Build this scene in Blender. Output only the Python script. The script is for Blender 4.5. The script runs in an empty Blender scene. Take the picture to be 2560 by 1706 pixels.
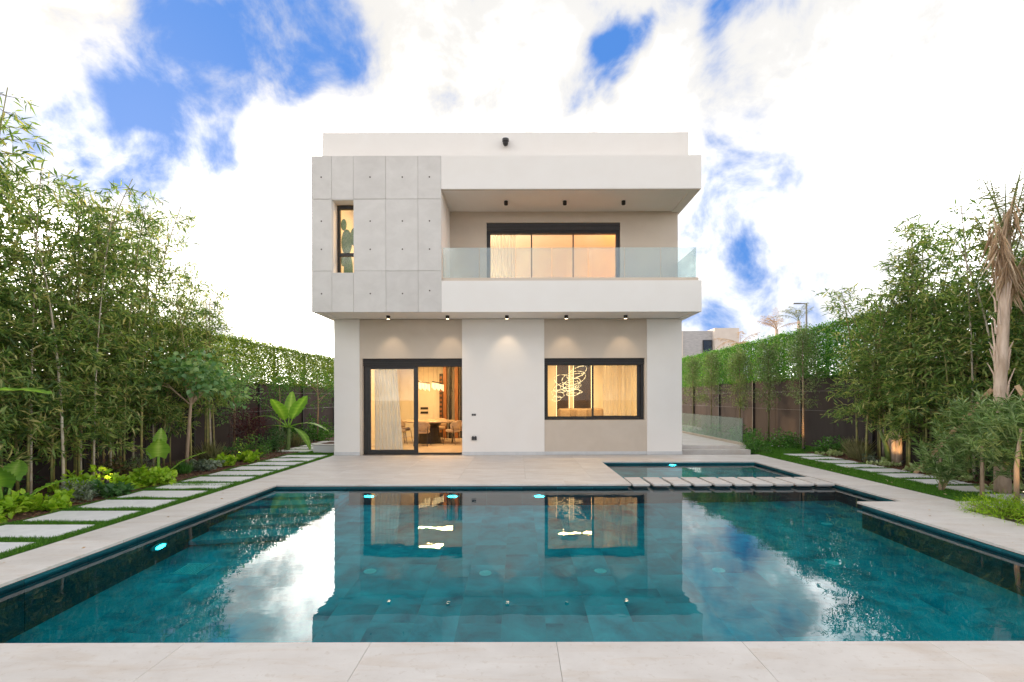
import bpy, bmesh, math
import numpy as np
from mathutils import Vector, Matrix

R = math.radians
PI = math.pi
SC = bpy.context.scene
COL = SC.collection

# ------------------------------------------------------------------ camera
CAM_H = 1.54
cd = bpy.data.cameras.new("camera")
cam = bpy.data.objects.new("camera", cd)
COL.objects.link(cam)
cam.location = (0.0, 0.0, CAM_H)
cam.rotation_euler = (R(90), R(0.13), 0)
cd.sensor_width = 36.0
cd.lens = 17.0
cd.shift_x = -0.0057
cd.shift_y = 0.0557
cd.clip_start = 0.05
cd.clip_end = 2000
SC.camera = cam

# ------------------------------------------------------------------ sky
SUN_AZ = R(-38)          # left of the house, behind it
SUN_EL = R(10)
sun_dir = Vector((math.sin(SUN_AZ) * math.cos(SUN_EL), math.cos(SUN_AZ) * math.cos(SUN_EL), math.sin(SUN_EL)))

world = bpy.data.worlds.new("World")
SC.world = world
world.use_nodes = True


def sky_world():
    nt = world.node_tree
    N, Lk = nt.nodes, nt.links
    for n in list(N):
        N.remove(n)
    out = N.new("ShaderNodeOutputWorld")
    bg = N.new("ShaderNodeBackground")
    Lk.new(bg.outputs[0], out.inputs[0])
    tc = N.new("ShaderNodeTexCoord")
    dirv = tc.outputs["Generated"]

    def math_(op, a, b=None, clamp=False):
        m = N.new("ShaderNodeMath")
        m.operation = op
        m.use_clamp = clamp
        for i, v in enumerate((a, b)):
            if v is None:
                continue
            if isinstance(v, (int, float)):
                m.inputs[i].default_value = v
            else:
                Lk.new(v, m.inputs[i])
        return m.outputs[0]

    def noise(scale, detail, rough, off, distort=0.0, squash=(1, 1, 1)):
        mp = N.new("ShaderNodeMapping")
        mp.inputs["Location"].default_value = off
        mp.inputs["Scale"].default_value = squash
        Lk.new(dirv, mp.inputs[0])
        n = N.new("ShaderNodeTexNoise")
        n.inputs["Scale"].default_value = scale
        n.inputs["Detail"].default_value = detail
        n.inputs["Roughness"].default_value = rough
        n.inputs["Distortion"].default_value = distort
        Lk.new(mp.outputs[0], n.inputs["Vector"])
        return n.outputs["Fac"]

    def smooth(v, lo, hi, to0=0.0, to1=1.0):
        m = N.new("ShaderNodeMapRange")
        m.interpolation_type = 'SMOOTHSTEP'
        m.inputs["From Min"].default_value = lo
        m.inputs["From Max"].default_value = hi
        m.inputs["To Min"].default_value = to0
        m.inputs["To Max"].default_value = to1
        Lk.new(v, m.inputs["Value"])
        return m.outputs[0]

    # openings in the cloud: direction (x right, y ahead, z up), angular radius, depth
    holes = []

    def hole(tx, tz, r, a=1.0):
        holes.append((Vector((tx, 1.0, tz)).normalized(), r, a))
    hole(-0.52, 0.80, 0.11); hole(-0.62, 0.75, 0.10); hole(-0.72, 0.71, 0.085); hole(-0.82, 0.68, 0.075, 0.95); hole(-0.46, 0.76, 0.08, 0.9)
    hole(-0.86, 0.77, 0.05, 0.8); hole(-0.87, 0.64, 0.05, 0.8)
    hole(-0.78, 0.53, 0.11, 0.78); hole(-0.70, 0.60, 0.07, 0.8); hole(-0.90, 0.53, 0.10, 0.76); hole(-0.80, 0.47, 0.06, 0.8); hole(-1.0, 0.60, 0.08, 0.7)
    hole(-0.37, 0.73, 0.07, 0.66)
    hole(0.385, 0.79, 0.055, 1.0); hole(0.30, 0.81, 0.055, 0.9); hole(0.41, 0.75, 0.03, 0.7)
    hole(0.172, 0.685, 0.040, 1.0); hole(0.14, 0.66, 0.035, 0.8); hole(0.18, 0.63, 0.02, 0.9)
    hole(0.415, 0.48, 0.075, 0.74); hole(0.40, 0.40, 0.08, 0.70); hole(0.42, 0.33, 0.08, 0.50); hole(0.43, 0.26, 0.09, 0.58); hole(0.46, 0.20, 0.08, 0.74)
    hole(0.54, 0.45, 0.05, 0.66); hole(0.50, 0.23, 0.04, 0.7); hole(0.36, 0.20, 0.08, 0.62); hole(0.49, 0.47, 0.04, 0.66)
    rr = np.random.default_rng(5)
    k = 0
    while k < 16:       # the same broken cloud goes on all round
        v = rr.normal(size=3)
        v[2] = abs(v[2]) + 0.1
        v /= np.linalg.norm(v)
        if v[1] > 0.25:
            continue
        holes.append((Vector(v), rr.uniform(0.06, 0.16), rr.uniform(0.6, 1.0)))
        k += 1
    wn = N.new("ShaderNodeTexNoise")        # ragged outlines
    wn.inputs["Scale"].default_value = 4.5
    wn.inputs["Detail"].default_value = 4
    Lk.new(dirv, wn.inputs["Vector"])
    wv = N.new("ShaderNodeVectorMath"); wv.operation = 'SUBTRACT'
    Lk.new(wn.outputs["Color"], wv.inputs[0]); wv.inputs[1].default_value = (0.5, 0.5, 0.5)
    wd = N.new("ShaderNodeVectorMath"); wd.operation = 'MULTIPLY_ADD'
    Lk.new(wv.outputs[0], wd.inputs[0]); wd.inputs[1].default_value = (0.26, 0.26, 0.26); Lk.new(dirv, wd.inputs[2])
    acc = None
    for c, r, a in holes:
        vm = N.new("ShaderNodeVectorMath")
        vm.operation = 'DISTANCE'
        Lk.new(wd.outputs[0], vm.inputs[0])
        vm.inputs[1].default_value = c
        s = smooth(vm.outputs["Value"], r * 2.2, 0.0, 0.0, a * 0.92)
        acc = s if acc is None else math_('MAXIMUM', acc, s)
    n1 = noise(7.0, 8, 0.60, (3.1, 0.4, 1.7), 0.3)
    n2 = noise(2.6, 6, 0.55, (9.1, 2.4, 0.7), 0.5)
    n1c = math_('ADD', math_('MULTIPLY', math_('SUBTRACT', n1, 0.5), 2.5), math_('MULTIPLY', math_('SUBTRACT', n2, 0.5), 0.9))
    b = math_('ADD', acc, n1c)
    blue = smooth(b, 0.18, 0.95)
    thin = smooth(b, -0.40, 0.30, 1.0, 0.20)
    # sky behind the cloud
    sky = N.new("ShaderNodeTexSky")
    sky.sky_type = 'NISHITA'
    sky.sun_disc = False
    sky.sun_elevation = R(24)
    sky.sun_rotation = SUN_AZ
    sky.air_density = 1.0
    sky.dust_density = 0.3
    sky.ozone_density = 3.0
    sk = N.new("ShaderNodeHueSaturation")
    sk.inputs["Saturation"].default_value = 1.1
    sk.inputs["Value"].default_value = 0.10
    Lk.new(sky.outputs[0], sk.inputs["Color"])
    # cloud: white, brighter toward the low sun
    sd = N.new("ShaderNodeVectorMath")
    sd.operation = 'DOT_PRODUCT'
    Lk.new(dirv, sd.inputs[0])
    sd.inputs[1].default_value = sun_dir
    near = math_('POWER', math_('MAXIMUM', sd.outputs["Value"], 0.0), 1.4)
    sx = N.new("ShaderNodeSeparateXYZ")
    Lk.new(dirv, sx.inputs[0])
    high = smooth(sx.outputs["Z"], 0.34, 0.66, 1.0, 0.17)       # the cloud sheet is brightest low down, dimmer overhead
    glow = math_('MULTIPLY', math_('ADD', math_('MULTIPLY', near, CLOUD_SUN), CLOUD_BASE), high)
    shade = smooth(noise(3.4, 7, 0.62, (1.3, 5.2, 0.2), 0.4), 0.33, 0.64, 0.66, 1.12)
    sh = N.new("ShaderNodeMix")             # low cloud is an even bright veil, higher up it breaks into shaded lumps
    sh.inputs["A"].default_value = 1.0
    Lk.new(smooth(sx.outputs["Z"], 0.38, 0.54), sh.inputs["Factor"])
    Lk.new(shade, sh.inputs["B"])
    shade = sh.outputs["Result"]
    val = N.new("ShaderNodeMath")           # even thin cloud stays pale
    val.operation = 'SMOOTH_MAX'
    Lk.new(math_('MULTIPLY', math_('MULTIPLY', glow, shade), thin), val.inputs[0])
    val.inputs[1].default_value = 0.80
    val.inputs[2].default_value = 0.55
    val = val.outputs[0]
    warm = N.new("ShaderNodeMix")
    warm.data_type = 'RGBA'
    warm.inputs["A"].default_value = (1.0, 0.985, 0.962, 1)
    warm.inputs["B"].default_value = (1.0, 0.93, 0.82, 1)
    Lk.new(math_('POWER', math_('MAXIMUM', sd.outputs["Value"], 0.0), 8.0), warm.inputs["Factor"])
    cl = N.new("ShaderNodeVectorMath")
    cl.operation = 'SCALE'
    Lk.new(warm.outputs["Result"], cl.inputs[0])
    Lk.new(val, cl.inputs["Scale"])
    mx = N.new("ShaderNodeMix")
    mx.data_type = 'RGBA'
    Lk.new(blue, mx.inputs["Factor"])
    Lk.new(cl.outputs[0], mx.inputs["A"])
    ev = N.new("ShaderNodeMix")
    ev.data_type = 'RGBA'
    ev.inputs["Factor"].default_value = 0.82
    Lk.new(sk.outputs[0], ev.inputs["A"])
    ev.inputs["B"].default_value = (0.085, 0.265, 0.74, 1)
    Lk.new(ev.outputs["Result"], mx.inputs["B"])
    Lk.new(mx.outputs["Result"], bg.inputs["Color"])
    bg.inputs["Strength"].default_value = 1.0
    world.cycles.sampling_method = 'MANUAL'
    world.cycles.sample_map_resolution = 1024


CLOUD_BASE = 4.55
CLOUD_SUN = 3.4
sky_world()

# ------------------------------------------------------------------ sun, soft behind thin cloud
sl = bpy.data.lights.new("sun", 'SUN')
sl.energy = 3.0
sl.angle = R(4)
sl.color = (1.0, 0.70, 0.40)
so = bpy.data.objects.new("sun", sl)
COL.objects.link(so)
so.rotation_euler = (-sun_dir).to_track_quat('-Z', 'Y').to_euler()

# ------------------------------------------------------------------ render settings
SC.view_settings.view_transform = 'Standard'
SC.view_settings.look = 'None'
SC.view_settings.exposure = 0.25
SC.view_settings.gamma = 1.0
SC.view_settings.use_curve_mapping = False
SC.render.engine = 'CYCLES'
cy = SC.cycles
cy.use_denoising = True
cy.max_bounces = 9
cy.diffuse_bounces = 4
cy.glossy_bounces = 4
cy.transmission_bounces = 6
cy.transparent_max_bounces = 16
cy.sample_clamp_indirect = 6.0
cy.caustics_reflective = False
cy.caustics_refractive = True


# ================================================================== helpers
def link(o, parent=None):
    COL.objects.link(o)
    if parent is not None:
        o.parent = parent
        o.matrix_parent_inverse = parent_inv(parent)
    return o


def parent_inv(p):
    m = Matrix.LocRotScale(p.location, p.rotation_euler, p.scale)
    if p.parent is not None:
        pp = p.parent
        mm = Matrix.LocRotScale(pp.location, pp.rotation_euler, pp.scale)
        m = mm @ p.matrix_parent_inverse @ m
    return m.inverted()


def tag(o, label=None, cat=None, group=None, kind=None):
    if label: o["label"] = label
    if cat: o["category"] = cat
    if group: o["group"] = group
    if kind: o["kind"] = kind
    return o


def empty(name, loc=(0, 0, 0), label=None, cat=None, group=None, kind=None, rz=0.0):
    o = bpy.data.objects.new(name, None)
    o.location = loc
    o.rotation_euler = (0, 0, rz)
    COL.objects.link(o)
    return tag(o, label, cat, group, kind)


class MB:
    """Collects simple solids; build() links them as one mesh object."""

    def __init__(self):
        self.v, self.f = [], []

    def box(self, x0, x1, y0, y1, z0, z1):
        n = len(self.v)
        self.v += [(x0, y0, z0), (x1, y0, z0), (x1, y1, z0), (x0, y1, z0),
                   (x0, y0, z1), (x1, y0, z1), (x1, y1, z1), (x0, y1, z1)]
        for q in ((0, 3, 2, 1), (4, 5, 6, 7), (0, 1, 5, 4), (1, 2, 6, 5), (2, 3, 7, 6), (3, 0, 4, 7)):
            self.f.append(tuple(n + i for i in q))
        return self

    def poly(self, pts, z0, z1):
        """extruded polygon seen from above, counter-clockwise"""
        n, k = len(self.v), len(pts)
        self.v += [(x, y, z0) for x, y in pts] + [(x, y, z1) for x, y in pts]
        self.f.append(tuple(n + i for i in reversed(range(k))))
        self.f.append(tuple(n + k + i for i in range(k)))
        for i in range(k):
            j = (i + 1) % k
            self.f.append((n + i, n + j, n + k + j, n + k + i))
        return self

    def quad(self, a, b, c, d):
        n = len(self.v)
        self.v += [a, b, c, d]
        self.f.append((n, n + 1, n + 2, n + 3))
        return self

    def tube(self, pts, rad, n=6, cap=True):
        pts = [Vector(p) for p in pts]
        if isinstance(rad, (int, float)):
            rad = [rad] * len(pts)
        base = len(self.v)
        up = None
        for i, p in enumerate(pts):
            a = pts[max(i - 1, 0)]
            b = pts[min(i + 1, len(pts) - 1)]
            t = (b - a).normalized()
            if up is None:
                up = Vector((0, 0, 1)) if abs(t.z) < 0.9 else Vector((1, 0, 0))
            s = t.cross(up).normalized()
            up = s.cross(t).normalized()
            for k in range(n):
                an = 2 * PI * k / n
                self.v.append(tuple(p + (s * math.cos(an) + up * math.sin(an)) * rad[i]))
        for i in range(len(pts) - 1):
            for k in range(n):
                a = base + i * n + k
                b = base + i * n + (k + 1) % n
                self.f.append((a, b, b + n, a + n))
        if cap:
            self.f.append(tuple(base + k for k in reversed(range(n))))
            e = base + (len(pts) - 1) * n
            self.f.append(tuple(e + k for k in range(n)))
        return self

    def lathe(self, prof, c=(0, 0, 0), n=20, sx=1.0, sy=1.0):
        """prof = [(r, z)...] bottom to top"""
        base = len(self.v)
        for r, z in prof:
            for k in range(n):
                an = 2 * PI * k / n
                self.v.append((c[0] + r * sx * math.cos(an), c[1] + r * sy * math.sin(an), c[2] + z))
        for i in range(len(prof) - 1):
            for k in range(n):
                a = base + i * n + k
                b = base + i * n + (k + 1) % n
                self.f.append((a, b, b + n, a + n))
        self.f.append(tuple(base + k for k in reversed(range(n))))
        e = base + (len(prof) - 1) * n
        self.f.append(tuple(e + k for k in range(n)))
        return self

    def torus(self, c, rx, ry, r, axis, n=32, m=6, wob=0.0, seed=0):
        """ellipse tube in the plane spanned by the two vectors in axis"""
        g = np.random.default_rng(seed)
        a, b = Vector(axis[0]), Vector(axis[1])
        nn = a.cross(b).normalized()
        base = len(self.v)
        for i in range(n):
            t = 2 * PI * i / n
            p = Vector(c) + a * rx * math.cos(t) + b * ry * math.sin(t)
            out = (a * math.cos(t) + b * math.sin(t)).normalized()
            rr = r * (1 + wob * g.uniform(-1, 1))
            for k in range(m):
                s = 2 * PI * k / m
                self.v.append(tuple(p + out * rr * math.cos(s) + nn * rr * math.sin(s)))
        for i in range(n):
            for k in range(m):
                i2, k2 = (i + 1) % n, (k + 1) % m
                self.f.append((base + i * m + k, base + i2 * m + k, base + i2 * m + k2, base + i * m + k2))
        return self

    def mesh(self, name, bevel=0.0, smooth=False):
        me = bpy.data.meshes.new(name)
        me.from_pydata([tuple(p) for p in self.v], [], self.f)
        bm = bmesh.new()
        bm.from_mesh(me)
        bmesh.ops.recalc_face_normals(bm, faces=bm.faces)
        if bevel > 0:
            bmesh.ops.bevel(bm, geom=bm.edges[:], offset=bevel, segments=1, affect='EDGES')
        bm.to_mesh(me)
        bm.free()
        if smooth:
            me.shade_smooth()
        return me

    def build(self, name, mat, parent=None, bevel=0.0, smooth=False, kind=None):
        me = self.mesh(name, bevel, smooth)
        me.materials.append(mat)
        o = bpy.data.objects.new(name, me)
        link(o, parent)
        if kind: o["kind"] = kind
        return o


def inst(name, me, loc, parent=None, rz=0.0, scale=(1, 1, 1)):
    o = bpy.data.objects.new(name, me)
    o.location = loc
    o.rotation_euler = (0, 0, rz)
    o.scale = scale
    return link(o, parent)


def np_mesh(name, V, polys, mat, attr=None, smooth=False):
    """V (n,3); polys: list of (m,k) index arrays"""
    me = bpy.data.meshes.new(name)
    V = np.asarray(V, dtype=np.float32)
    me.vertices.add(len(V))
    me.vertices.foreach_set("co", V.ravel())
    idx = np.concatenate([p.ravel() for p in polys]).astype(np.int32)
    sizes = np.concatenate([np.full(len(p), p.shape[1], np.int32) for p in polys])
    starts = np.concatenate([[0], np.cumsum(sizes)[:-1]]).astype(np.int32)
    me.loops.add(len(idx))
    me.loops.foreach_set("vertex_index", idx)
    me.polygons.add(len(sizes))
    me.polygons.foreach_set("loop_start", starts)
    me.polygons.foreach_set("loop_total", sizes)
    if attr is not None:
        a = me.attributes.new("v", 'FLOAT', 'POINT')
        a.data.foreach_set("value", np.asarray(attr, np.float32))
    me.update(calc_edges=True)
    me.validate()
    if smooth:
        me.shade_smooth()
    me.materials.append(mat)
    return me


def unit(a):
    return a / np.maximum(np.linalg.norm(a, axis=-1, keepdims=True), 1e-9)


def leaf_arrays(P, D, L, W, rng, fold=0.25, shape='lance', up=None):
    """blades at P along D. returns V, polys, v-attr"""
    n = len(P)
    D = unit(D)
    ref = rng.normal(size=(n, 3)) * 0.55 + np.array([0, 0, 1.0]) if up is None else up
    S = unit(np.cross(D, ref))
    Nn = unit(np.cross(S, D))
    L = np.broadcast_to(np.asarray(L, float), (n,))[:, None]
    W = np.broadcast_to(np.asarray(W, float), (n,))[:, None]
    rnd = rng.random(n)
    if shape == 'lance':
        m = P + D * L * 0.42
        V = np.stack([P, m - S * W * 0.5 + Nn * W * fold, P + D * L - Nn * L * 0.10, m + S * W * 0.5 + Nn * W * fold], 1)
        k = 4
        o = np.arange(n)[:, None] * k
        polys = [np.concatenate([o + np.array([[0, 1, 2]]), o + np.array([[0, 2, 3]])])]
    else:   # broad leaf, 6 corners
        a, b = P + D * L * 0.22, P + D * L * 0.62
        up_ = Nn * W * fold
        V = np.stack([P, a - S * W * 0.5 + up_, b - S * W * 0.42 + up_, P + D * L - Nn * L * 0.12,
                      b + S * W * 0.42 + up_, a + S * W * 0.5 + up_], 1)
        k = 6
        o = np.arange(n)[:, None] * k
        polys = [np.concatenate([o + np.array([[0, 1, 2, 3]]), o + np.array([[0, 3, 4, 5]])])]
    return V.reshape(-1, 3), polys, np.repeat(rnd, k)


def leaf_mesh(name, P, D, L, W, mat, rng, fold=0.25, shape='lance', up=None):
    V, polys, at = leaf_arrays(np.asarray(P, float), np.asarray(D, float), L, W, rng, fold, shape, up)
    return np_mesh(name, V, polys, mat, at)


def rand_dirs(rng, n, zlo=-1.0, zhi=1.0):
    z = rng.uniform(zlo, zhi, n)
    a = rng.uniform(0, 2 * PI, n)
    r = np.sqrt(np.maximum(0, 1 - z * z))
    return np.stack([r * np.cos(a), r * np.sin(a), z], 1)


# ================================================================== materials
def new_mat(name):
    m = bpy.data.materials.new(name)
    m.use_nodes = True
    nt = m.node_tree
    for n in list(nt.nodes):
        nt.nodes.remove(n)
    out = nt.nodes.new("ShaderNodeOutputMaterial")
    return m, nt, out


def rgba(c):
    return (c[0], c[1], c[2], 1.0)


def surf(name, c1, c2=None, rough=0.6, scale=4.0, detail=6, spec=0.4, bump=0.0, bump_scale=40.0, stretch=(1, 1, 1),
         c3=None, per_object=0.0, metallic=0.0, lo=0.35, hi=0.65, rough2=None):
    """Principled with colour varying by world-space noise"""
    m, nt, out = new_mat(name)
    N, Lk = nt.nodes, nt.links
    p = N.new("ShaderNodeBsdfPrincipled")
    Lk.new(p.outputs[0], out.inputs[0])
    p.inputs["Roughness"].default_value = rough
    p.inputs["Specular IOR Level"].default_value = spec
    p.inputs["Metallic"].default_value = metallic
    p.inputs["Base Color"].default_value = rgba(c1)
    geo = N.new("ShaderNodeNewGeometry")
    if c2 is not None:
        mp = N.new("ShaderNodeMapping")
        mp.inputs["Scale"].default_value = stretch
        Lk.new(geo.outputs["Position"], mp.inputs[0])
        no = N.new("ShaderNodeTexNoise")
        no.inputs["Scale"].default_value = scale
        no.inputs["Detail"].default_value = detail
        no.inputs["Roughness"].default_value = 0.62
        no.inputs["Distortion"].default_value = 0.4
        src = mp.outputs[0]
        if per_object:
            oi = N.new("ShaderNodeObjectInfo")
            ad = N.new("ShaderNodeVectorMath")
            ad.operation = 'MULTIPLY_ADD'
            cx = N.new("ShaderNodeCombineXYZ")
            for i in range(3):
                Lk.new(oi.outputs["Random"], cx.inputs[i])
            Lk.new(cx.outputs[0], ad.inputs[0])
            ad.inputs[1].default_value = (37.0, 53.0, 71.0)
            Lk.new(src, ad.inputs[2])
            src = ad.outputs[0]
        Lk.new(src, no.inputs["Vector"])
        rp = N.new("ShaderNodeValToRGB")
        rp.color_ramp.elements[0].position = lo
        rp.color_ramp.elements[1].position = hi
        rp.color_ramp.elements[0].color = rgba(c1)
        rp.color_ramp.elements[1].color = rgba(c2)
        if c3 is not None:
            e = rp.color_ramp.elements.new((lo + hi) / 2)
            e.color = rgba(c3)
        Lk.new(no.outputs["Fac"], rp.inputs["Fac"])
        col = rp.outputs["Color"]
        if per_object:
            hs = N.new("ShaderNodeHueSaturation")
            mr = N.new("ShaderNodeMapRange")
            mr.inputs["To Min"].default_value = 1 - per_object
            mr.inputs["To Max"].default_value = 1 + per_object
            Lk.new(oi.outputs["Random"], mr.inputs["Value"])
            Lk.new(mr.outputs[0], hs.inputs["Value"])
            Lk.new(col, hs.inputs["Color"])
            col = hs.outputs["Color"]
        Lk.new(col, p.inputs["Base Color"])
        if rough2 is not None:
            mr2 = N.new("ShaderNodeMapRange")
            mr2.inputs["To Min"].default_value = rough
            mr2.inputs["To Max"].default_value = rough2
            Lk.new(no.outputs["Fac"], mr2.inputs["Value"])
            Lk.new(mr2.outputs[0], p.inputs["Roughness"])
    if bump > 0:
        nb = N.new("ShaderNodeTexNoise")
        nb.inputs["Scale"].default_value = bump_scale
        nb.inputs["Detail"].default_value = 4
        Lk.new(geo.outputs["Position"], nb.inputs["Vector"])
        bp = N.new("ShaderNodeBump")
        bp.inputs["Strength"].default_value = bump
        bp.inputs["Distance"].default_value = 0.01
        Lk.new(nb.outputs["Fac"], bp.inputs["Height"])
        Lk.new(bp.outputs[0], p.inputs["Normal"])
    return m


def leafmat(name, cs, trans=0.35, tint=(1.15, 1.2, 0.6), rough=0.45, spec=0.35):
    """leaf: colour from the per-leaf attribute, light shining through"""
    m, nt, out = new_mat(name)
    N, Lk = nt.nodes, nt.links
    at = N.new("ShaderNodeAttribute")
    at.attribute_name = "v"
    rp = N.new("ShaderNodeValToRGB")
    el = rp.color_ramp.elements
    el[0].color = rgba(cs[0]); el[0].position = 0.0
    el[1].color = rgba(cs[-1]); el[1].position = 1.0
    for i, c in enumerate(cs[1:-1]):
        e = el.new((i + 1) / (len(cs) - 1))
        e.color = rgba(c)
    Lk.new(at.outputs["Fac"], rp.inputs["Fac"])
    p = N.new("ShaderNodeBsdfPrincipled")
    p.inputs["Roughness"].default_value = rough
    p.inputs["Specular IOR Level"].default_value = spec
    Lk.new(rp.outputs[0], p.inputs["Base Color"])
    t = N.new("ShaderNodeBsdfTranslucent")
    mu = N.new("ShaderNodeMix")
    mu.data_type = 'RGBA'
    mu.blend_type = 'MULTIPLY'
    mu.inputs["Factor"].default_value = 1.0
    Lk.new(rp.outputs[0], mu.inputs["A"])
    mu.inputs["B"].default_value = rgba([x * 1.6 for x in tint])
    Lk.new(mu.outputs["Result"], t.inputs["Color"])
    mx = N.new("ShaderNodeMixShader")
    mx.inputs[0].default_value = trans
    Lk.new(p.outputs[0], mx.inputs[1])
    Lk.new(t.outputs[0], mx.inputs[2])
    Lk.new(mx.outputs[0], out.inputs[0])
    return m


def emit(name, c, s):
    m, nt, out = new_mat(name)
    e = nt.nodes.new("ShaderNodeEmission")
    e.inputs[0].default_value = rgba(c)
    e.inputs[1].default_value = s
    nt.links.new(e.outputs[0], out.inputs[0])
    return m


def glass(name, tint=(0.9, 0.95, 0.95), ior=1.5, rough=0.0, haze=0.0, hazecol=(0.8, 0.9, 0.9)):
    """thin pane: Fresnel reflection over tinted transparency"""
    m, nt, out = new_mat(name)
    N, Lk = nt.nodes, nt.links
    geo = N.new("ShaderNodeNewGeometry")
    dt = N.new("ShaderNodeVectorMath"); dt.operation = 'DOT_PRODUCT'
    Lk.new(geo.outputs["Incoming"], dt.inputs[0]); Lk.new(geo.outputs["Normal"], dt.inputs[1])

    def mth(op, a, b=None):
        n = N.new("ShaderNodeMath"); n.operation = op
        for i, v in enumerate((a, b)):
            if v is None: continue
            if isinstance(v, (int, float)): n.inputs[i].default_value = v
            else: Lk.new(v, n.inputs[i])
        return n.outputs[0]
    r0 = ((ior - 1) / (ior + 1)) ** 2        # both faces of the pane behave alike
    om = mth('SUBTRACT', 1.0, mth('ABSOLUTE', dt.outputs["Value"]))
    fac = mth('ADD', mth('MULTIPLY', mth('POWER', om, 5.0), 1 - r0), r0)
    tr = N.new("ShaderNodeBsdfTransparent")
    tr.inputs[0].default_value = rgba(tint)
    gl = N.new("ShaderNodeBsdfGlossy")
    gl.inputs["Roughness"].default_value = rough
    mx = N.new("ShaderNodeMixShader")
    Lk.new(fac, mx.inputs[0])
    Lk.new(gl.outputs[0], mx.inputs[2])
    if haze > 0:
        df = N.new("ShaderNodeBsdfDiffuse")
        df.inputs[0].default_value = rgba(hazecol)
        m2 = N.new("ShaderNodeMixShader")
        m2.inputs[0].default_value = haze
        Lk.new(tr.outputs[0], m2.inputs[1])
        Lk.new(df.outputs[0], m2.inputs[2])
        Lk.new(m2.outputs[0], mx.inputs[1])
    else:
        Lk.new(tr.outputs[0], mx.inputs[1])
    Lk.new(mx.outputs[0], out.inputs[0])
    return m


def sheer(name, c, open_=0.3):
    m, nt, out = new_mat(name)
    N, Lk = nt.nodes, nt.links
    d = N.new("ShaderNodeBsdfDiffuse"); d.inputs[0].default_value = rgba(c)
    t = N.new("ShaderNodeBsdfTranslucent"); t.inputs[0].default_value = rgba(c)
    x = N.new("ShaderNodeBsdfTransparent")
    a = N.new("ShaderNodeMixShader"); a.inputs[0].default_value = 0.28
    b = N.new("ShaderNodeMixShader"); b.inputs[0].default_value = open_
    Lk.new(d.outputs[0], a.inputs[1]); Lk.new(t.outputs[0], a.inputs[2])
    Lk.new(a.outputs[0], b.inputs[1]); Lk.new(x.outputs[0], b.inputs[2])
    Lk.new(b.outputs[0], out.inputs[0])
    return m


def water_mat():
    m, nt, out = new_mat("pool_water")
    N, Lk = nt.nodes, nt.links
    geo = N.new("ShaderNodeNewGeometry")
    mp = N.new("ShaderNodeMapping")
    mp.inputs["Scale"].default_value = (1.0, 1.6, 1.0)
    Lk.new(geo.outputs["Position"], mp.inputs[0])
    no = N.new("ShaderNodeTexNoise")
    no.inputs["Scale"].default_value = 2.6
    no.inputs["Detail"].default_value = 2.5
    Lk.new(mp.outputs[0], no.inputs["Vector"])
    bp = N.new("ShaderNodeBump")
    bp.inputs["Strength"].default_value = 0.05
    bp.inputs["Distance"].default_value = 0.02
    Lk.new(no.outputs["Fac"], bp.inputs["Height"])
    fr = N.new("ShaderNodeFresnel"); fr.inputs["IOR"].default_value = 1.45
    Lk.new(bp.outputs[0], fr.inputs["Normal"])
    gl = N.new("ShaderNodeBsdfGlossy"); gl.inputs["Roughness"].default_value = 0.012
    Lk.new(bp.outputs[0], gl.inputs["Normal"])
    tr = N.new("ShaderNodeBsdfRefraction"); tr.inputs["Color"].default_value = (0.16, 0.97, 1.0, 1)
    tr.inputs["IOR"].default_value = 1.33
    tr.inputs["Roughness"].default_value = 0.0
    Lk.new(bp.outputs[0], tr.inputs["Normal"])
    mx = N.new("ShaderNodeMixShader")
    Lk.new(fr.outputs[0], mx.inputs[0])
    Lk.new(tr.outputs[0], mx.inputs[1])
    Lk.new(gl.outputs[0], mx.inputs[2])
    Lk.new(mx.outputs[0], out.inputs[0])
    return m


M = {}


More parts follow.
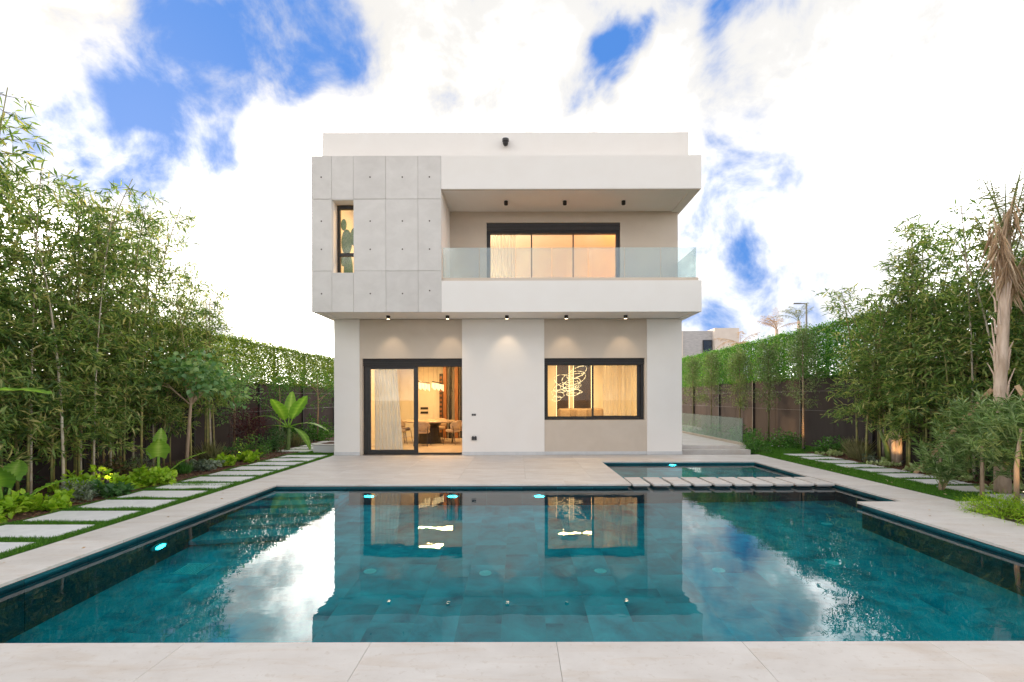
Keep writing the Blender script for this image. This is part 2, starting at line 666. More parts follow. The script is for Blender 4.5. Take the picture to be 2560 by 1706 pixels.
def stone_mat():
    """honed limestone: soft mottling with faint slanting veins, differing from slab to slab"""
    m, nt, out = new_mat("limestone")
    N, Lk = nt.nodes, nt.links
    p = N.new("ShaderNodeBsdfPrincipled")
    Lk.new(p.outputs[0], out.inputs[0])
    p.inputs["Roughness"].default_value = 0.6
    p.inputs["Specular IOR Level"].default_value = 0.15
    geo = N.new("ShaderNodeNewGeometry")
    oi = N.new("ShaderNodeObjectInfo")
    cx = N.new("ShaderNodeCombineXYZ")
    for i in range(3):
        Lk.new(oi.outputs["Random"], cx.inputs[i])
    ad = N.new("ShaderNodeVectorMath"); ad.operation = 'MULTIPLY_ADD'
    Lk.new(cx.outputs[0], ad.inputs[0]); ad.inputs[1].default_value = (31, 47, 0)
    Lk.new(geo.outputs["Position"], ad.inputs[2])

    def layer(scale, detail, stretch, rz, lo, hi, c0, c1, dist=0.4):
        mp = N.new("ShaderNodeMapping")
        mp.inputs["Rotation"].default_value = (0, 0, rz)
        mp.inputs["Scale"].default_value = stretch
        Lk.new(ad.outputs[0], mp.inputs[0])
        no = N.new("ShaderNodeTexNoise")
        no.inputs["Scale"].default_value = scale
        no.inputs["Detail"].default_value = detail
        no.inputs["Roughness"].default_value = 0.65
        no.inputs["Distortion"].default_value = dist
        Lk.new(mp.outputs[0], no.inputs["Vector"])
        rp = N.new("ShaderNodeValToRGB")
        rp.color_ramp.elements[0].position = lo; rp.color_ramp.elements[0].color = rgba(c0)
        rp.color_ramp.elements[1].position = hi; rp.color_ramp.elements[1].color = rgba(c1)
        Lk.new(no.outputs["Fac"], rp.inputs["Fac"])
        return rp.outputs[0], no
    base, n0 = layer(1.6, 6, (1, 1.8, 1), 0.5, 0.3, 0.7, (0.58, 0.535, 0.50), (0.685, 0.65, 0.62))
    vein, n1 = layer(2.4, 8, (0.5, 3.2, 1), 0.75, 0.34, 0.50, (0.94, 0.895, 0.85), (1, 1, 1), 0.9)
    spot_, n2 = layer(22, 3, (1, 1, 1), 0, 0.30, 0.42, (0.90, 0.87, 0.84), (1, 1, 1))

    def mul(a, b):
        x = N.new("ShaderNodeMix"); x.data_type = 'RGBA'; x.blend_type = 'MULTIPLY'
        x.inputs["Factor"].default_value = 1.0
        Lk.new(a, x.inputs["A"]); Lk.new(b, x.inputs["B"])
        return x.outputs["Result"]
    col = mul(mul(base, vein), spot_)
    hs = N.new("ShaderNodeHueSaturation")
    mr = N.new("ShaderNodeMapRange")
    mr.inputs["To Min"].default_value = 0.955; mr.inputs["To Max"].default_value = 1.035
    Lk.new(oi.outputs["Random"], mr.inputs["Value"]); Lk.new(mr.outputs[0], hs.inputs["Value"])
    Lk.new(col, hs.inputs["Color"]); Lk.new(hs.outputs[0], p.inputs["Base Color"])
    bp = N.new("ShaderNodeBump"); bp.inputs["Strength"].default_value = 0.05; bp.inputs["Distance"].default_value = 0.01
    Lk.new(n2.outputs["Fac"], bp.inputs["Height"]); Lk.new(bp.outputs[0], p.inputs["Normal"])
    return m


M['stone'] = stone_mat()
M['pad'] = surf("pale_pad", (0.66, 0.66, 0.665), (0.74, 0.74, 0.745), rough=0.6, scale=6, per_object=0.03, bump=0.05)
M['white'] = surf("white_render", (0.86, 0.815, 0.76), (0.88, 0.84, 0.79), rough=0.8, scale=1.2, spec=0.2, bump=0.05, bump_scale=160)
M['beige'] = surf("beige_render", (0.61, 0.52, 0.425), (0.65, 0.56, 0.465), rough=0.8, scale=1.5, spec=0.2, bump=0.05, bump_scale=160)
M['concrete'] = surf("fair_faced_concrete", (0.635, 0.60, 0.56), (0.72, 0.685, 0.645), rough=0.75, scale=2.2, spec=0.25, stretch=(1, 1, 1.4),
                     per_object=0.05, bump=0.10, bump_scale=70, lo=0.3, hi=0.7)
M['tie'] = surf("tie_hole", (0.10, 0.075, 0.06), rough=0.9)
M['skirt'] = surf("grey_skirting", (0.60, 0.60, 0.60), (0.66, 0.66, 0.655), rough=0.5, scale=5)
M['black'] = surf("black_aluminium", (0.022, 0.020, 0.019), (0.03, 0.028, 0.026), rough=0.4, scale=9)
M['shutter'] = surf("dark_shutter", (0.045, 0.042, 0.042), (0.055, 0.05, 0.05), rough=0.45, scale=9)
M['glass'] = glass("window_glass", (0.93, 0.95, 0.94), 1.45)
M['railglass'] = glass("balustrade_glass", (0.90, 0.96, 0.955), 1.6, haze=0.16, hazecol=(0.86, 0.93, 0.92))  # haze is a pale diffuse layer painting in the milky sky reflection
M['sideglass'] = glass("side_railing_glass", (0.84, 0.95, 0.90), 1.55, haze=0.12, hazecol=(0.75, 0.88, 0.82))
M['room'] = surf("cream_wall", (0.80, 0.74, 0.64), (0.84, 0.78, 0.68), rough=0.8, scale=2)
M['roomfloor'] = surf("interior_floor", (0.52, 0.42, 0.33), (0.66, 0.55, 0.44), rough=0.35, scale=2.5)
M['wood'] = surf("brown_wood", (0.22, 0.085, 0.03), (0.34, 0.14, 0.05), rough=0.45, scale=3, stretch=(14, 14, 1))
M['darkwood'] = surf("dark_panel", (0.035, 0.022, 0.014), (0.06, 0.038, 0.022), rough=0.3, scale=5)
M['fabric'] = surf("tan_fabric", (0.42, 0.31, 0.22), (0.52, 0.40, 0.30), rough=0.9, scale=14)
M['table'] = surf("table_stone", (0.48, 0.36, 0.25), (0.62, 0.50, 0.38), rough=0.25, scale=5)
M['sheer'] = sheer("sheer_curtain", (0.84, 0.87, 0.89), 0.10)
M['sheer2'] = sheer("fine_sheer", (0.84, 0.80, 0.72), 0.6)
M['led'] = emit("warm_led", (1.0, 0.66, 0.28), 5.0)
M['crystal'] = emit("crystal_glow", (1.0, 0.74, 0.36), 2.2)
M['lens'] = emit("lamp_lens", (1.0, 0.78, 0.5), 6.0)
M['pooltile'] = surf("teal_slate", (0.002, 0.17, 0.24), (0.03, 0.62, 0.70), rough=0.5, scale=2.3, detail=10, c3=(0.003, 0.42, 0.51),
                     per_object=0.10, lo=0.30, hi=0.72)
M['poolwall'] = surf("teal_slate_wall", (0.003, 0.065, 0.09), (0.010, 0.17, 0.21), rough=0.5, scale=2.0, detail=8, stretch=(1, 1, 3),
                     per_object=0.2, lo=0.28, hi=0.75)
M['grout'] = surf("pool_grout", (0.05, 0.42, 0.47), (0.07, 0.48, 0.52), rough=0.8, scale=8)
M['slot'] = surf("black_slot", (0.006, 0.006, 0.006), rough=0.7)
M['poollamp'] = emit("pool_lamp", (0.10, 0.85, 1.0), 22.0)
M['inlet'] = surf("white_plastic", (0.75, 0.85, 0.85), (0.8, 0.88, 0.88), rough=0.4, scale=6)
M['water'] = water_mat()
M['soil'] = surf("red_brown_mulch", (0.045, 0.022, 0.014), (0.15, 0.075, 0.045), rough=0.95, scale=28, bump=0.8, bump_scale=60)
M['chip'] = leafmat("bark_chip", [(0.07, 0.03, 0.018), (0.16, 0.075, 0.04), (0.30, 0.18, 0.11)], trans=0.0, rough=0.9)
M['earth'] = surf("dry_earth", (0.16, 0.125, 0.09), (0.24, 0.19, 0.14), rough=0.95, scale=1.5)
M['turf'] = surf("lawn_base", (0.018, 0.045, 0.010), (0.03, 0.075, 0.016), rough=0.95, scale=14)
M['grass'] = leafmat("grass_blade", [(0.044, 0.131, 0.015), (0.075, 0.213, 0.022), (0.138, 0.300, 0.037)], trans=0.35)
M['fence'] = surf("dark_fence_panel", (0.052, 0.041, 0.039), (0.070, 0.056, 0.053), rough=0.85, spec=0.12, scale=2.0, stretch=(1, 1, 0.4), per_object=0.06)
M['post'] = surf("dark_post", (0.03, 0.027, 0.026), (0.04, 0.036, 0.034), rough=0.6, scale=6)
M['wire'] = surf("steel_wire", (0.4, 0.38, 0.36), rough=0.4, metallic=0.6)
M['hedge'] = leafmat("hedge_leaf", [(0.027, 0.115, 0.016), (0.054, 0.196, 0.027), (0.115, 0.297, 0.041), (0.216, 0.378, 0.081)], trans=0.4)
M['hedge_warm'] = leafmat("hedge_leaf_sun_tinted", [(0.05, 0.11, 0.018), (0.10, 0.18, 0.03), (0.18, 0.26, 0.045), (0.32, 0.36, 0.09)], trans=0.5)  # yellower copy of the hedge leaf, warm backlight put into its colour
M['bamboo_leaf'] = leafmat("bamboo_leaf", [(0.050, 0.098, 0.032), (0.105, 0.185, 0.054), (0.175, 0.28, 0.08), (0.27, 0.355, 0.11), (0.50, 0.44, 0.21)], trans=0.40)
M['culm'] = surf("bamboo_culm", (0.16, 0.19, 0.06), (0.34, 0.27, 0.10), rough=0.45, scale=3, stretch=(1, 1, 3))
M['culm_tan'] = surf("bamboo_culm_sheathed", (0.42, 0.33, 0.22), (0.55, 0.50, 0.42), rough=0.7, scale=5, stretch=(1, 1, 2))
M['twig'] = surf("twig", (0.14, 0.13, 0.05), (0.24, 0.19, 0.09), rough=0.7, scale=8)
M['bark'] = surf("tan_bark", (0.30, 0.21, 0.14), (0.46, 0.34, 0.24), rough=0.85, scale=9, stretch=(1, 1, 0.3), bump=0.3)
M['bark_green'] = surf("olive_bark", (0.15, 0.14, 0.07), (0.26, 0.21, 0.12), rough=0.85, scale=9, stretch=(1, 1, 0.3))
M['cercis'] = leafmat("round_leaf", [(0.07, 0.17, 0.06), (0.13, 0.26, 0.10), (0.20, 0.34, 0.16), (0.32, 0.43, 0.17)], trans=0.35)
M['pitto'] = leafmat("olive_leaf", [(0.075, 0.128, 0.045), (0.128, 0.195, 0.075), (0.195, 0.270, 0.112), (0.300, 0.360, 0.180)], trans=0.25)
M['olea'] = leafmat("narrow_leaf", [(0.06, 0.125, 0.035), (0.12, 0.21, 0.065), (0.20, 0.30, 0.11), (0.36, 0.44, 0.24)], trans=0.28, rough=0.35)
M['lime'] = leafmat("lime_leaf", [(0.17, 0.33, 0.02), (0.28, 0.45, 0.03), (0.40, 0.55, 0.06)], trans=0.35, tint=(1.1, 1.1, 0.5))
M['fern'] = leafmat("lime_fern", [(0.13, 0.27, 0.015), (0.24, 0.40, 0.02), (0.36, 0.50, 0.04)], trans=0.35, tint=(1.1, 1.1, 0.5))
M['green'] = leafmat("shrub_leaf", [(0.041, 0.128, 0.027), (0.081, 0.209, 0.041), (0.135, 0.297, 0.061)], trans=0.3)
M['deep'] = leafmat("deep_green_leaf", [(0.030, 0.090, 0.027), (0.060, 0.150, 0.045), (0.098, 0.210, 0.068)], trans=0.25, rough=0.35)
M['grey'] = leafmat("grey_green_leaf", [(0.12, 0.16, 0.11), (0.18, 0.23, 0.16), (0.28, 0.32, 0.25)], trans=0.2)
M['purple'] = leafmat("purple_leaf", [(0.035, 0.012, 0.016), (0.07, 0.022, 0.028), (0.11, 0.035, 0.04)], trans=0.3, tint=(1.2, 0.7, 0.7))
M['red'] = leafmat("coleus_leaf", [(0.06, 0.12, 0.03), (0.15, 0.07, 0.04), (0.10, 0.16, 0.05)], trans=0.25)
M['pale'] = leafmat("pale_variegated", [(0.26, 0.34, 0.14), (0.38, 0.45, 0.22), (0.48, 0.52, 0.32)], trans=0.25)
M['straw'] = leafmat("straw_blade", [(0.16, 0.18, 0.07), (0.28, 0.27, 0.13), (0.38, 0.34, 0.2)], trans=0.25)
M['dead'] = leafmat("dead_frond", [(0.42, 0.30, 0.19), (0.58, 0.43, 0.29), (0.70, 0.56, 0.40)], trans=0.25, tint=(1, 0.9, 0.7), rough=0.8)
M['frond'] = leafmat("palm_frond", [(0.13, 0.17, 0.06), (0.22, 0.25, 0.10), (0.40, 0.34, 0.18)], trans=0.3)
M['banana'] = leafmat("banana_leaf", [(0.07, 0.17, 0.03), (0.13, 0.28, 0.04), (0.24, 0.42, 0.07), (0.42, 0.55, 0.16)], trans=0.45, rough=0.35)
M['stalk'] = surf("green_stalk", (0.12, 0.20, 0.05), (0.22, 0.28, 0.09), rough=0.5, scale=8)
M['flower'] = leafmat("pink_flower", [(0.5, 0.25, 0.35), (0.6, 0.4, 0.45)], trans=0.3, tint=(1, 0.8, 0.9))
M['violet'] = leafmat("violet_flower", [(0.16, 0.08, 0.18), (0.28, 0.16, 0.28)], trans=0.3, tint=(1, 0.8, 1))
M['whiteflower'] = leafmat("white_flower", [(0.7, 0.7, 0.68), (0.8, 0.8, 0.78)], trans=0.3, tint=(1, 1, 1))
M['palmbark'] = surf("peeling_palm_bark", (0.44, 0.32, 0.23), (0.66, 0.52, 0.41), rough=0.9, scale=6, stretch=(2, 2, 0.4), bump=0.5, bump_scale=30)
M['timber'] = surf("raw_timber", (0.42, 0.27, 0.15), (0.55, 0.38, 0.23), rough=0.8, scale=5, stretch=(6, 6, 1))
M['plasticwhite'] = surf("white_plastic_case", (0.8, 0.8, 0.8), rough=0.4)
M['stonegrey'] = surf("grey_stone_cladding", (0.40, 0.39, 0.39), (0.54, 0.52, 0.51), rough=0.9, scale=2.2, stretch=(1, 1, 5))
M['farbeige'] = surf("far_beige_wall", (0.72, 0.63, 0.55), (0.78, 0.69, 0.61), rough=0.9, scale=1)
M['metal'] = surf("grey_metal_pole", (0.16, 0.16, 0.16), (0.2, 0.2, 0.2), rough=0.5, scale=4)
M['cactus'] = surf("cactus_green", (0.05, 0.16, 0.07), (0.11, 0.25, 0.10), rough=0.6, scale=12)

# ================================================================== ground
def make_ground():
    mb = MB()
    z = -0.06
    X = [-400, -4.75, 6.15, 400]
    Y = [-300, 2.75, 12.1, 700]
    for i in range(3):
        for j in range(3):
            if i == 1 and j == 1:
                continue
            mb.quad((X[i], Y[j], z), (X[i + 1], Y[j], z), (X[i + 1], Y[j + 1], z), (X[i], Y[j + 1], z))
    o = mb.build("ground", M['earth'])
    tag(o, kind="structure")


make_ground()

# ---- planting beds and lawn sheets
def sheet(name, mat, rects, z0, z1):
    mb = MB()
    for r in rects:
        mb.box(r[0], r[1], r[2], r[3], z0, z1)
    return tag(mb.build(name, mat), kind="structure")


sheet("planting_bed", M['soil'], [(-8.6, -6.34, 2.0, 24.0)], -0.055, 0.0)
sheet("planting_bed", M['soil'], [(8.0, 9.4, 6.4, 13.6), (6.5, 9.4, 2.0, 6.68), (8.0, 9.4, 16.6, 28.0)], -0.055, 0.0)
sheet("lawn", M['turf'], [(-6.34, -4.975, 2.0, 13.72), (-6.34, -5.83, 13.72, 24.0), (-5.83, -5.0, 14.9, 24.0)], -0.055, -0.012)
sheet("lawn", M['turf'], [(6.505, 8.0, 7.16, 28.0), (8.0, 9.4, 13.6, 16.6)], -0.055, -0.012)


def grass_blades(name, rects, rng, seed_label, h=(0.03, 0.055), w=0.006):
    P = []
    for (x0, x1, y0, y1, dens) in rects:
        n = int((x1 - x0) * (y1 - y0) * dens)
        P.append(np.stack([rng.uniform(x0, x1, n), rng.uniform(y0, y1, n), np.full(n, -0.012)], 1))
    P = np.concatenate(P)
    n = len(P)
    clump = np.sin(P[:, 0] * 7.3) * np.sin(P[:, 1] * 5.1 + 1.0) * 0.25 + 1
    D = rng.normal(size=(n, 3)) * 0.42
    D[:, 2] = 1.0
    me = leaf_mesh(name, P, D, rng.uniform(h[0], h[1], n) * clump, rng.uniform(0.7, 1.3, n) * w, M['grass'], rng, fold=0.1)
    o = bpy.data.objects.new(name, me)
    link(o)
    return tag(o, seed_label, "grass", kind="stuff")


PAD_L = [(-6.24, -5.15, 4.45 + 0.72 * k - 0.53, 4.45 + 0.72 * k) for k in range(-1, 13)]
PAD_LF = [(-7.0, -6.07, 13.95 + 0.72 * k, 13.95 + 0.53 + 0.72 * k) for k in range(0, 5)]
PAD_R = [(7.2, 8.05, 7.64 + 0.685 * k - 0.52, 7.64 + 0.685 * k) for k in range(0, 9)]


def strips(x0, x1, y0, y1, pads, dens):
    """grass over a rect, leaving the pads free"""
    out = []
    ys = sorted([(p[2], p[3]) for p in pads])
    px0, px1 = pads[0][0], pads[0][1]
    cur = y0
    for a, b in ys:
        out.append((max(x0, px0 - 0.05), min(x1, px1), cur, a, dens))
        cur = b
    out.append((max(x0, px0 - 0.05), px1, cur, max(cur + 0.01, y1), dens))
    if x0 < px0:
        out.append((x0, px0, y0, y1, dens))
    if x1 > px1:
        out.append((px1, x1, y0, y1, dens))
    return [r for r in out if r[3] > r[2] and r[1] > r[0]]


g = np.random.default_rng(11)
grass_blades("grass", strips(-6.30, -4.985, 3.0, 8.5, [p for p in PAD_L if p[2] < 8.5], 9000)
             + strips(-6.30, -4.985, 8.5, 13.7, [p for p in PAD_L if p[2] > 8.4], 5000)
             + [(-6.05, -5.85, 13.72, 18, 3000), (-7.05, -6.0, 14.48, 14.67, 3000), (-7.05, -6.0, 15.2, 15.39, 3000), (-7.05, -6.0, 15.92, 16.11, 3000)],
             g, "short green grass between the pale pads beside the pool")
grass_blades("grass", strips(6.515, 8.05, 7.17, 13.3, PAD_R, 6500) + [(6.52, 8.0, 13.3, 18.0, 2600), (8.0, 9.2, 13.7, 16.5, 2600)],
             g, "bright green lawn strip between pool coping and the bamboo bed")

# ---- stepping pads set in the grass
def pads(name, rects):
    root = empty(name, (rects[0][0], rects[0][2], 0), kind="structure")
    x0, x1, y0, y1 = rects[0]
    me = MB().box(0, x1 - x0, 0, y1 - y0, -0.05, 0.012).mesh("paving_slab", bevel=0.004)
    me.materials.append(M['pad'])
    for r in rects:
        inst("paving_slab", me, (r[0], r[2], 0), root)


pads("garden_path", PAD_L + [])
pads("garden_path", PAD_LF)
pads("garden_path", PAD_R)

# ================================================================== terrace paving
def paving(name, runs):
    """runs: (x0,x1,y0,y1, slab x, slab y); every slab its own piece"""
    root = empty(name, (0, runs[0][2], 0), kind="structure")
    bed = MB()
    cache = {}
    for (x0, x1, y0, y1, sx, sy) in runs:
        nx = max(1, round((x1 - x0) / sx))
        ny = max(1, round((y1 - y0) / sy))
        dx, dy = (x1 - x0) / nx, (y1 - y0) / ny
        key = (round(dx, 3), round(dy, 3))
        if key not in cache:
            me = MB().box(0.0012, dx - 0.0012, 0.0012, dy - 0.0012, -0.03, 0.0).mesh("paving_slab", bevel=0.0015)
            me.materials.append(M['stone'])
            cache[key] = me
        for i in range(nx):
            for j in range(ny):
                inst("paving_slab", cache[key], (x0 + i * dx, y0 + j * dy, 0), root)
        bed.box(x0 + 0.06, x1 - 0.06, y0 + 0.06, y1 - 0.06, -0.055, -0.031)
    bed.build("slab_bed", M['skirt'], root)
    return root


S = 1.17
paving("terrace", [
    (-4.44, 7.26, 2.455, 3.055, S, 0.6), (-7.95, -4.44, 1.255, 3.055, S, 0.6), (7.26, 9.0, 1.255, 3.055, S, 0.6), (-4.44, 7.26, 1.255, 2.455, S, 1.2),
    (-4.975, -4.31, 3.055, 8.62, 0.665, S),
    (-4.975, 2.02, 8.62, 9.22, S, 0.6),
    (-4.975, 1.42, 9.22, 13.05, S, 1.28),
    (1.42, 2.02, 9.22, 12.28, 0.6, S), (2.02, 5.70, 11.68, 12.28, S, 0.6), (1.42, 6.50, 12.28, 13.05, S, 0.77),
    (5.70, 6.50, 7.15, 12.28, 0.8, S),
    (5.01, 6.10, 3.055, 7.15, 1.09, S), (6.10, 9.3, 6.70, 7.15, S, 0.45),
])

# ================================================================== pool
WATER_Z = -0.075
FLOOR_Z = -1.35
pool = empty("pool", (0.5, 5.8, FLOOR_Z), kind="structure")
OUT = [(-4.36, 3.0), (5.06, 3.0), (5.06, 7.10), (5.75, 7.10), (5.75, 11.73), (1.97, 11.73), (1.97, 8.67), (-4.36, 8.67)]


def pool_shell():
    mb = MB()           # grout-coloured shell behind the tiles
    zt, zb = -0.034, FLOOR_Z - 0.05
    k = len(OUT)
    for i in range(k):
        a, b = OUT[i], OUT[(i + 1) % k]
        mb.quad((a[0], a[1], zb), (b[0], b[1], zb), (b[0], b[1], zt), (a[0], a[1], zt))
    mb.build("shell", M['grout'], pool)
    fl = MB()
    fl.box(-4.36, 5.06, 3.0, 8.77, FLOOR_Z - 0.06, FLOOR_Z - 0.002)
    fl.box(5.06, 5.75, 7.1, 8.77, FLOOR_Z - 0.06, FLOOR_Z - 0.002)
    fl.build("floor_bed", M['grout'], pool)
    # floor tiles, staggered
    tx, ty = 0.42, 0.66
    me = MB().box(-tx / 2 + .002, tx / 2 - .002, -ty / 2 + .002, ty / 2 - .002, -0.01, 0.0).mesh("tile", bevel=0.001)
    me.materials.append(M['pooltile'])
    nx = 24
    for i in range(nx):
        x = -4.36 + tx / 2 + i * tx
        y = 3.0 + ty / 2 - (0.33 if i % 2 else 0.0)
        while y < 8.67 + ty / 2:
            xin = x < 5.06
            if (xin or y > 7.3) and x < 5.78:
                sy = 1.0
                yy = y
                lo, hi = y - ty / 2, y + ty / 2
                lo2, hi2 = max(lo, 3.0), min(hi, 8.73)
                if hi2 - lo2 > 0.05:
                    inst("tile", me, (x, (lo2 + hi2) / 2, FLOOR_Z), pool, scale=(1, (hi2 - lo2) / ty, 1))
            y += ty
    # wall tiles
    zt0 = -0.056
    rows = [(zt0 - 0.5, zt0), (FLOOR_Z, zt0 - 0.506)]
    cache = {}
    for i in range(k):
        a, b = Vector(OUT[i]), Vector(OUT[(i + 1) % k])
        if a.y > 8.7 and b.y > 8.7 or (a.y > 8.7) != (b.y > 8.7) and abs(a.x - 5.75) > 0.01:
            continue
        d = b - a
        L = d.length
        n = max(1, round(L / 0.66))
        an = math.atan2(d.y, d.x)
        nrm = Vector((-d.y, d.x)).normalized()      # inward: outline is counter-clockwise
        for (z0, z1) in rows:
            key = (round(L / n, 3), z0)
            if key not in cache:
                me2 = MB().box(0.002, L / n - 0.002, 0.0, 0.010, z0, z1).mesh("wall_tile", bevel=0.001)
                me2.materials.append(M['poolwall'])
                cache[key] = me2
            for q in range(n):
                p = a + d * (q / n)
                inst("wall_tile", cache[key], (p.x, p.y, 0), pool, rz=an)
        # dark slot under the coping
        c = MB().box(0.0, L, 0.0, 0.004, -0.052, -0.0345)
        o = c.build("overflow_slot", M['slot'], pool)
        o.location = (a.x, a.y, 0)
        o.rotation_euler = (0, 0, an)
        o.matrix_parent_inverse = parent_inv(pool)
    # divider under the stepping slabs, shallow basin behind it
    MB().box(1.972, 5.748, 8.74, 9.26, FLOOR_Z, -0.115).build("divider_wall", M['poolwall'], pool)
    sp = MB()
    for q in range(9):
        for r in range(4):
            x0 = 1.975 + q * 0.4192
            y0 = 9.262 + r * 0.616
            sp.box(x0 + .002, x0 + 0.417, y0 + .002, y0 + 0.614, -0.62, -0.60)
    sp.build("basin_floor", M['pooltile'], pool)
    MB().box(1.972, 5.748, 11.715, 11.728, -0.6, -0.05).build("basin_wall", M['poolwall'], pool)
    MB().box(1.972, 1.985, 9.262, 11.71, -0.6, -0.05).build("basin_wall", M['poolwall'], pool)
    # entry steps at the far left corner
    for s in range(5):
        z = -0.26 - 0.2 * s
        pts = [(-4.345, 8.05 - 0.42 * s), (-3.05, 8.22 - 0.38 * s), (-3.02, 8.655), (-4.345, 8.655)]
        MB().poly(pts, z - 0.2, z - 0.002 * s).build("step", M['pooltile'], pool, bevel=0.004)


pool_shell()

w = MB()
w.v = [(x, y, WATER_Z) for x, y in OUT]
w.f = [tuple(range(len(OUT)))]
wo = w.build("water", M['water'])
if wo.data.polygons[0].normal.z < 0:
    wo.data.flip_normals()
tag(wo, kind="structure")


def light(name, typ, loc, power, color, parent=None, radius=0.03, target=None, size=None, blend=0.3):
    ld = bpy.data.lights.new(name, typ)
    ld.energy = power
    ld.color = color
    if typ in ('POINT', 'SPOT'):
        ld.shadow_soft_size = radius
    if typ == 'SPOT':
        ld.spot_size = size
        ld.spot_blend = blend
    o = bpy.data.objects.new(name, ld)
    o.location = loc
    if target is not None:
        o.rotation_euler = (Vector(target) - Vector(loc)).to_track_quat('-Z', 'Y').to_euler()
    link(o, parent)
    return o


CYAN = (0.15, 0.85, 1.0)


def wall_lamp(p, nrm, z):
    """round lamp set in the pool wall: ring, glowing lens"""
    nrm = Vector((nrm[0], nrm[1], 0))
    q = nrm.to_track_quat('Z', 'Y')
    ring = MB().lathe([(0.13, 0.0), (0.13, 0.02), (0.10, 0.035)], n=20).mesh("pool_lamp", smooth=False)
    ring.materials.append(M['inlet'])
    o = bpy.data.objects.new("pool_lamp", ring)
    o.location = (p[0], p[1], z)
    o.rotation_euler = q.to_euler()
    link(o, pool)
    le = MB().lathe([(0.085, 0.0), (0.06, 0.012), (0.02, 0.018)], n=20).mesh("lens", smooth=True)
    le.materials.append(M['poollamp'])
    e = bpy.data.objects.new("lens", le)
    e.location = Vector((p[0], p[1], z)) + nrm * 0.034
    e.rotation_euler = q.to_euler()
    link(e, o)
    e.matrix_parent_inverse = Matrix.LocRotScale(o.location, o.rotation_euler, o.scale).inverted()


wall_lamp((-4.35, 5.84), (1, 0), -0.72)
for px in (-2.66, -1.17, 0.38):
    wall_lamp((px, 8.66), (0, -1), -0.70)
wall_lamp((3.73, 11.71), (0, -1), -0.19)

# floor inlets (white discs) and the square drain
for (x, y) in ((-1.76, 5.75), (-0.39, 5.73), (0.98, 5.77), (2.37, 5.72), (4.68, 7.33), (3.80, 5.83)):
    o = MB().lathe([(0.075, 0.0), (0.075, 0.008), (0.06, 0.014)], (x, y, FLOOR_Z + 0.001), 18).build("floor_inlet", M['inlet'], pool)
    MB().lathe([(0.035, 0.0), (0.03, 0.004)], (x, y, FLOOR_Z + 0.0155), 12).build("inlet_cap", M['inlet'], o)
DX, DY = -3.84, 5.69
gr = MB().box(DX - 0.14, DX + 0.14, DY - 0.14, DY + 0.14, FLOOR_Z, FLOOR_Z + 0.006)
go = gr.build("drain_grate", M['poolwall'], pool)
for q in range(9):
    MB().box(DX - 0.13 + q * 0.031, DX - 0.112 + q * 0.031, DY - 0.13, DY + 0.13, FLOOR_Z + 0.007, FLOOR_Z + 0.014).build("slat", M['inlet'], go)
for c in (-0.155, 0.138):
    MB().box(DX - 0.155, DX + 0.155, DY + c, DY + c + 0.017, FLOOR_Z + 0.001, FLOOR_Z + 0.015).build("rim", M['inlet'], go)

# ---- bridge of ten slabs between the pools
bridge = empty("bridge", (3.85, 9.0, -0.08), "row of ten floating limestone slabs crossing between pool and small basin", "bridge")
pit = 0.3655
for q in range(10):
    x0 = 2.055 + q * pit
    o = MB().box(x0, x0 + 0.30, 8.62, 9.37, -0.034, 0.0).build("slab", M['stone'], bridge, bevel=0.003)
    MB().box(x0 + 0.02, x0 + 0.28, 8.66, 9.33, -0.062, -0.037).build("tray", M['metal'], o)
    MB().box(x0 + 0.05, x0 + 0.25, 8.76, 9.24, -0.114, -0.064).build("pedestal", M['poolwall'], o)

# ================================================================== house
WY = 13.07      # ground-floor front wall
FY = 11.94      # front of the projecting upper floor
house = empty("house", (-0.26, WY, 0), "two-storey modern villa with white walls and grey concrete cladding behind the pool", "house")


def hp(name, mat, *boxes, bevel=0.0, parent=None):
    mb = MB()
    for b in boxes:
        mb.box(*b)
    return mb.build(name, mat, parent or house, bevel=bevel)


# ---- ground floor
for (a, b) in ((-4.965, -4.28), (-1.506, 0.718), (3.494, 4.435)):
    o = hp("wall_pier", M['white'], (a, b, WY, WY + 0.28, 0, 3.68))
    hp("skirting", M['skirt'], (a - 0.004, b + 0.004, WY - 0.014, WY - 0.001, 0.001, 0.09), parent=o)
hp("wall_panel", M['beige'], (-4.279, -1.507, WY + 0.035, WY + 0.28, 2.62, 3.68))
hp("wall_panel", M['beige'], (0.719, 3.493, WY + 0.035, WY + 0.28, 2.62, 3.68))
o = hp("wall_panel", M['beige'], (0.719, 3.493, WY + 0.035, WY + 0.28, 0, 0.94))
hp("skirting", M['skirt'], (0.723, 3.489, WY + 0.020, WY + 0.034, 0.001, 0.09), parent=o)
hp("reveal", M['beige'], (-4.279, -4.215, WY + 0.036, WY + 0.28, 0, 2.619))
hp("reveal", M['beige'], (3.44, 3.493, WY + 0.036, WY + 0.28, 0.941, 2.619))
hp("side_wall", M['white'], (-4.964, -4.70, WY + 0.281, 22.0, 0, 3.68))
hp("side_wall", M['white'], (4.18, 4.434, WY + 0.281, 22.0, 0, 3.68))
hp("back_wall", M['white'], (-4.699, 4.179, 21.75, 22.0, 0, 3.68))

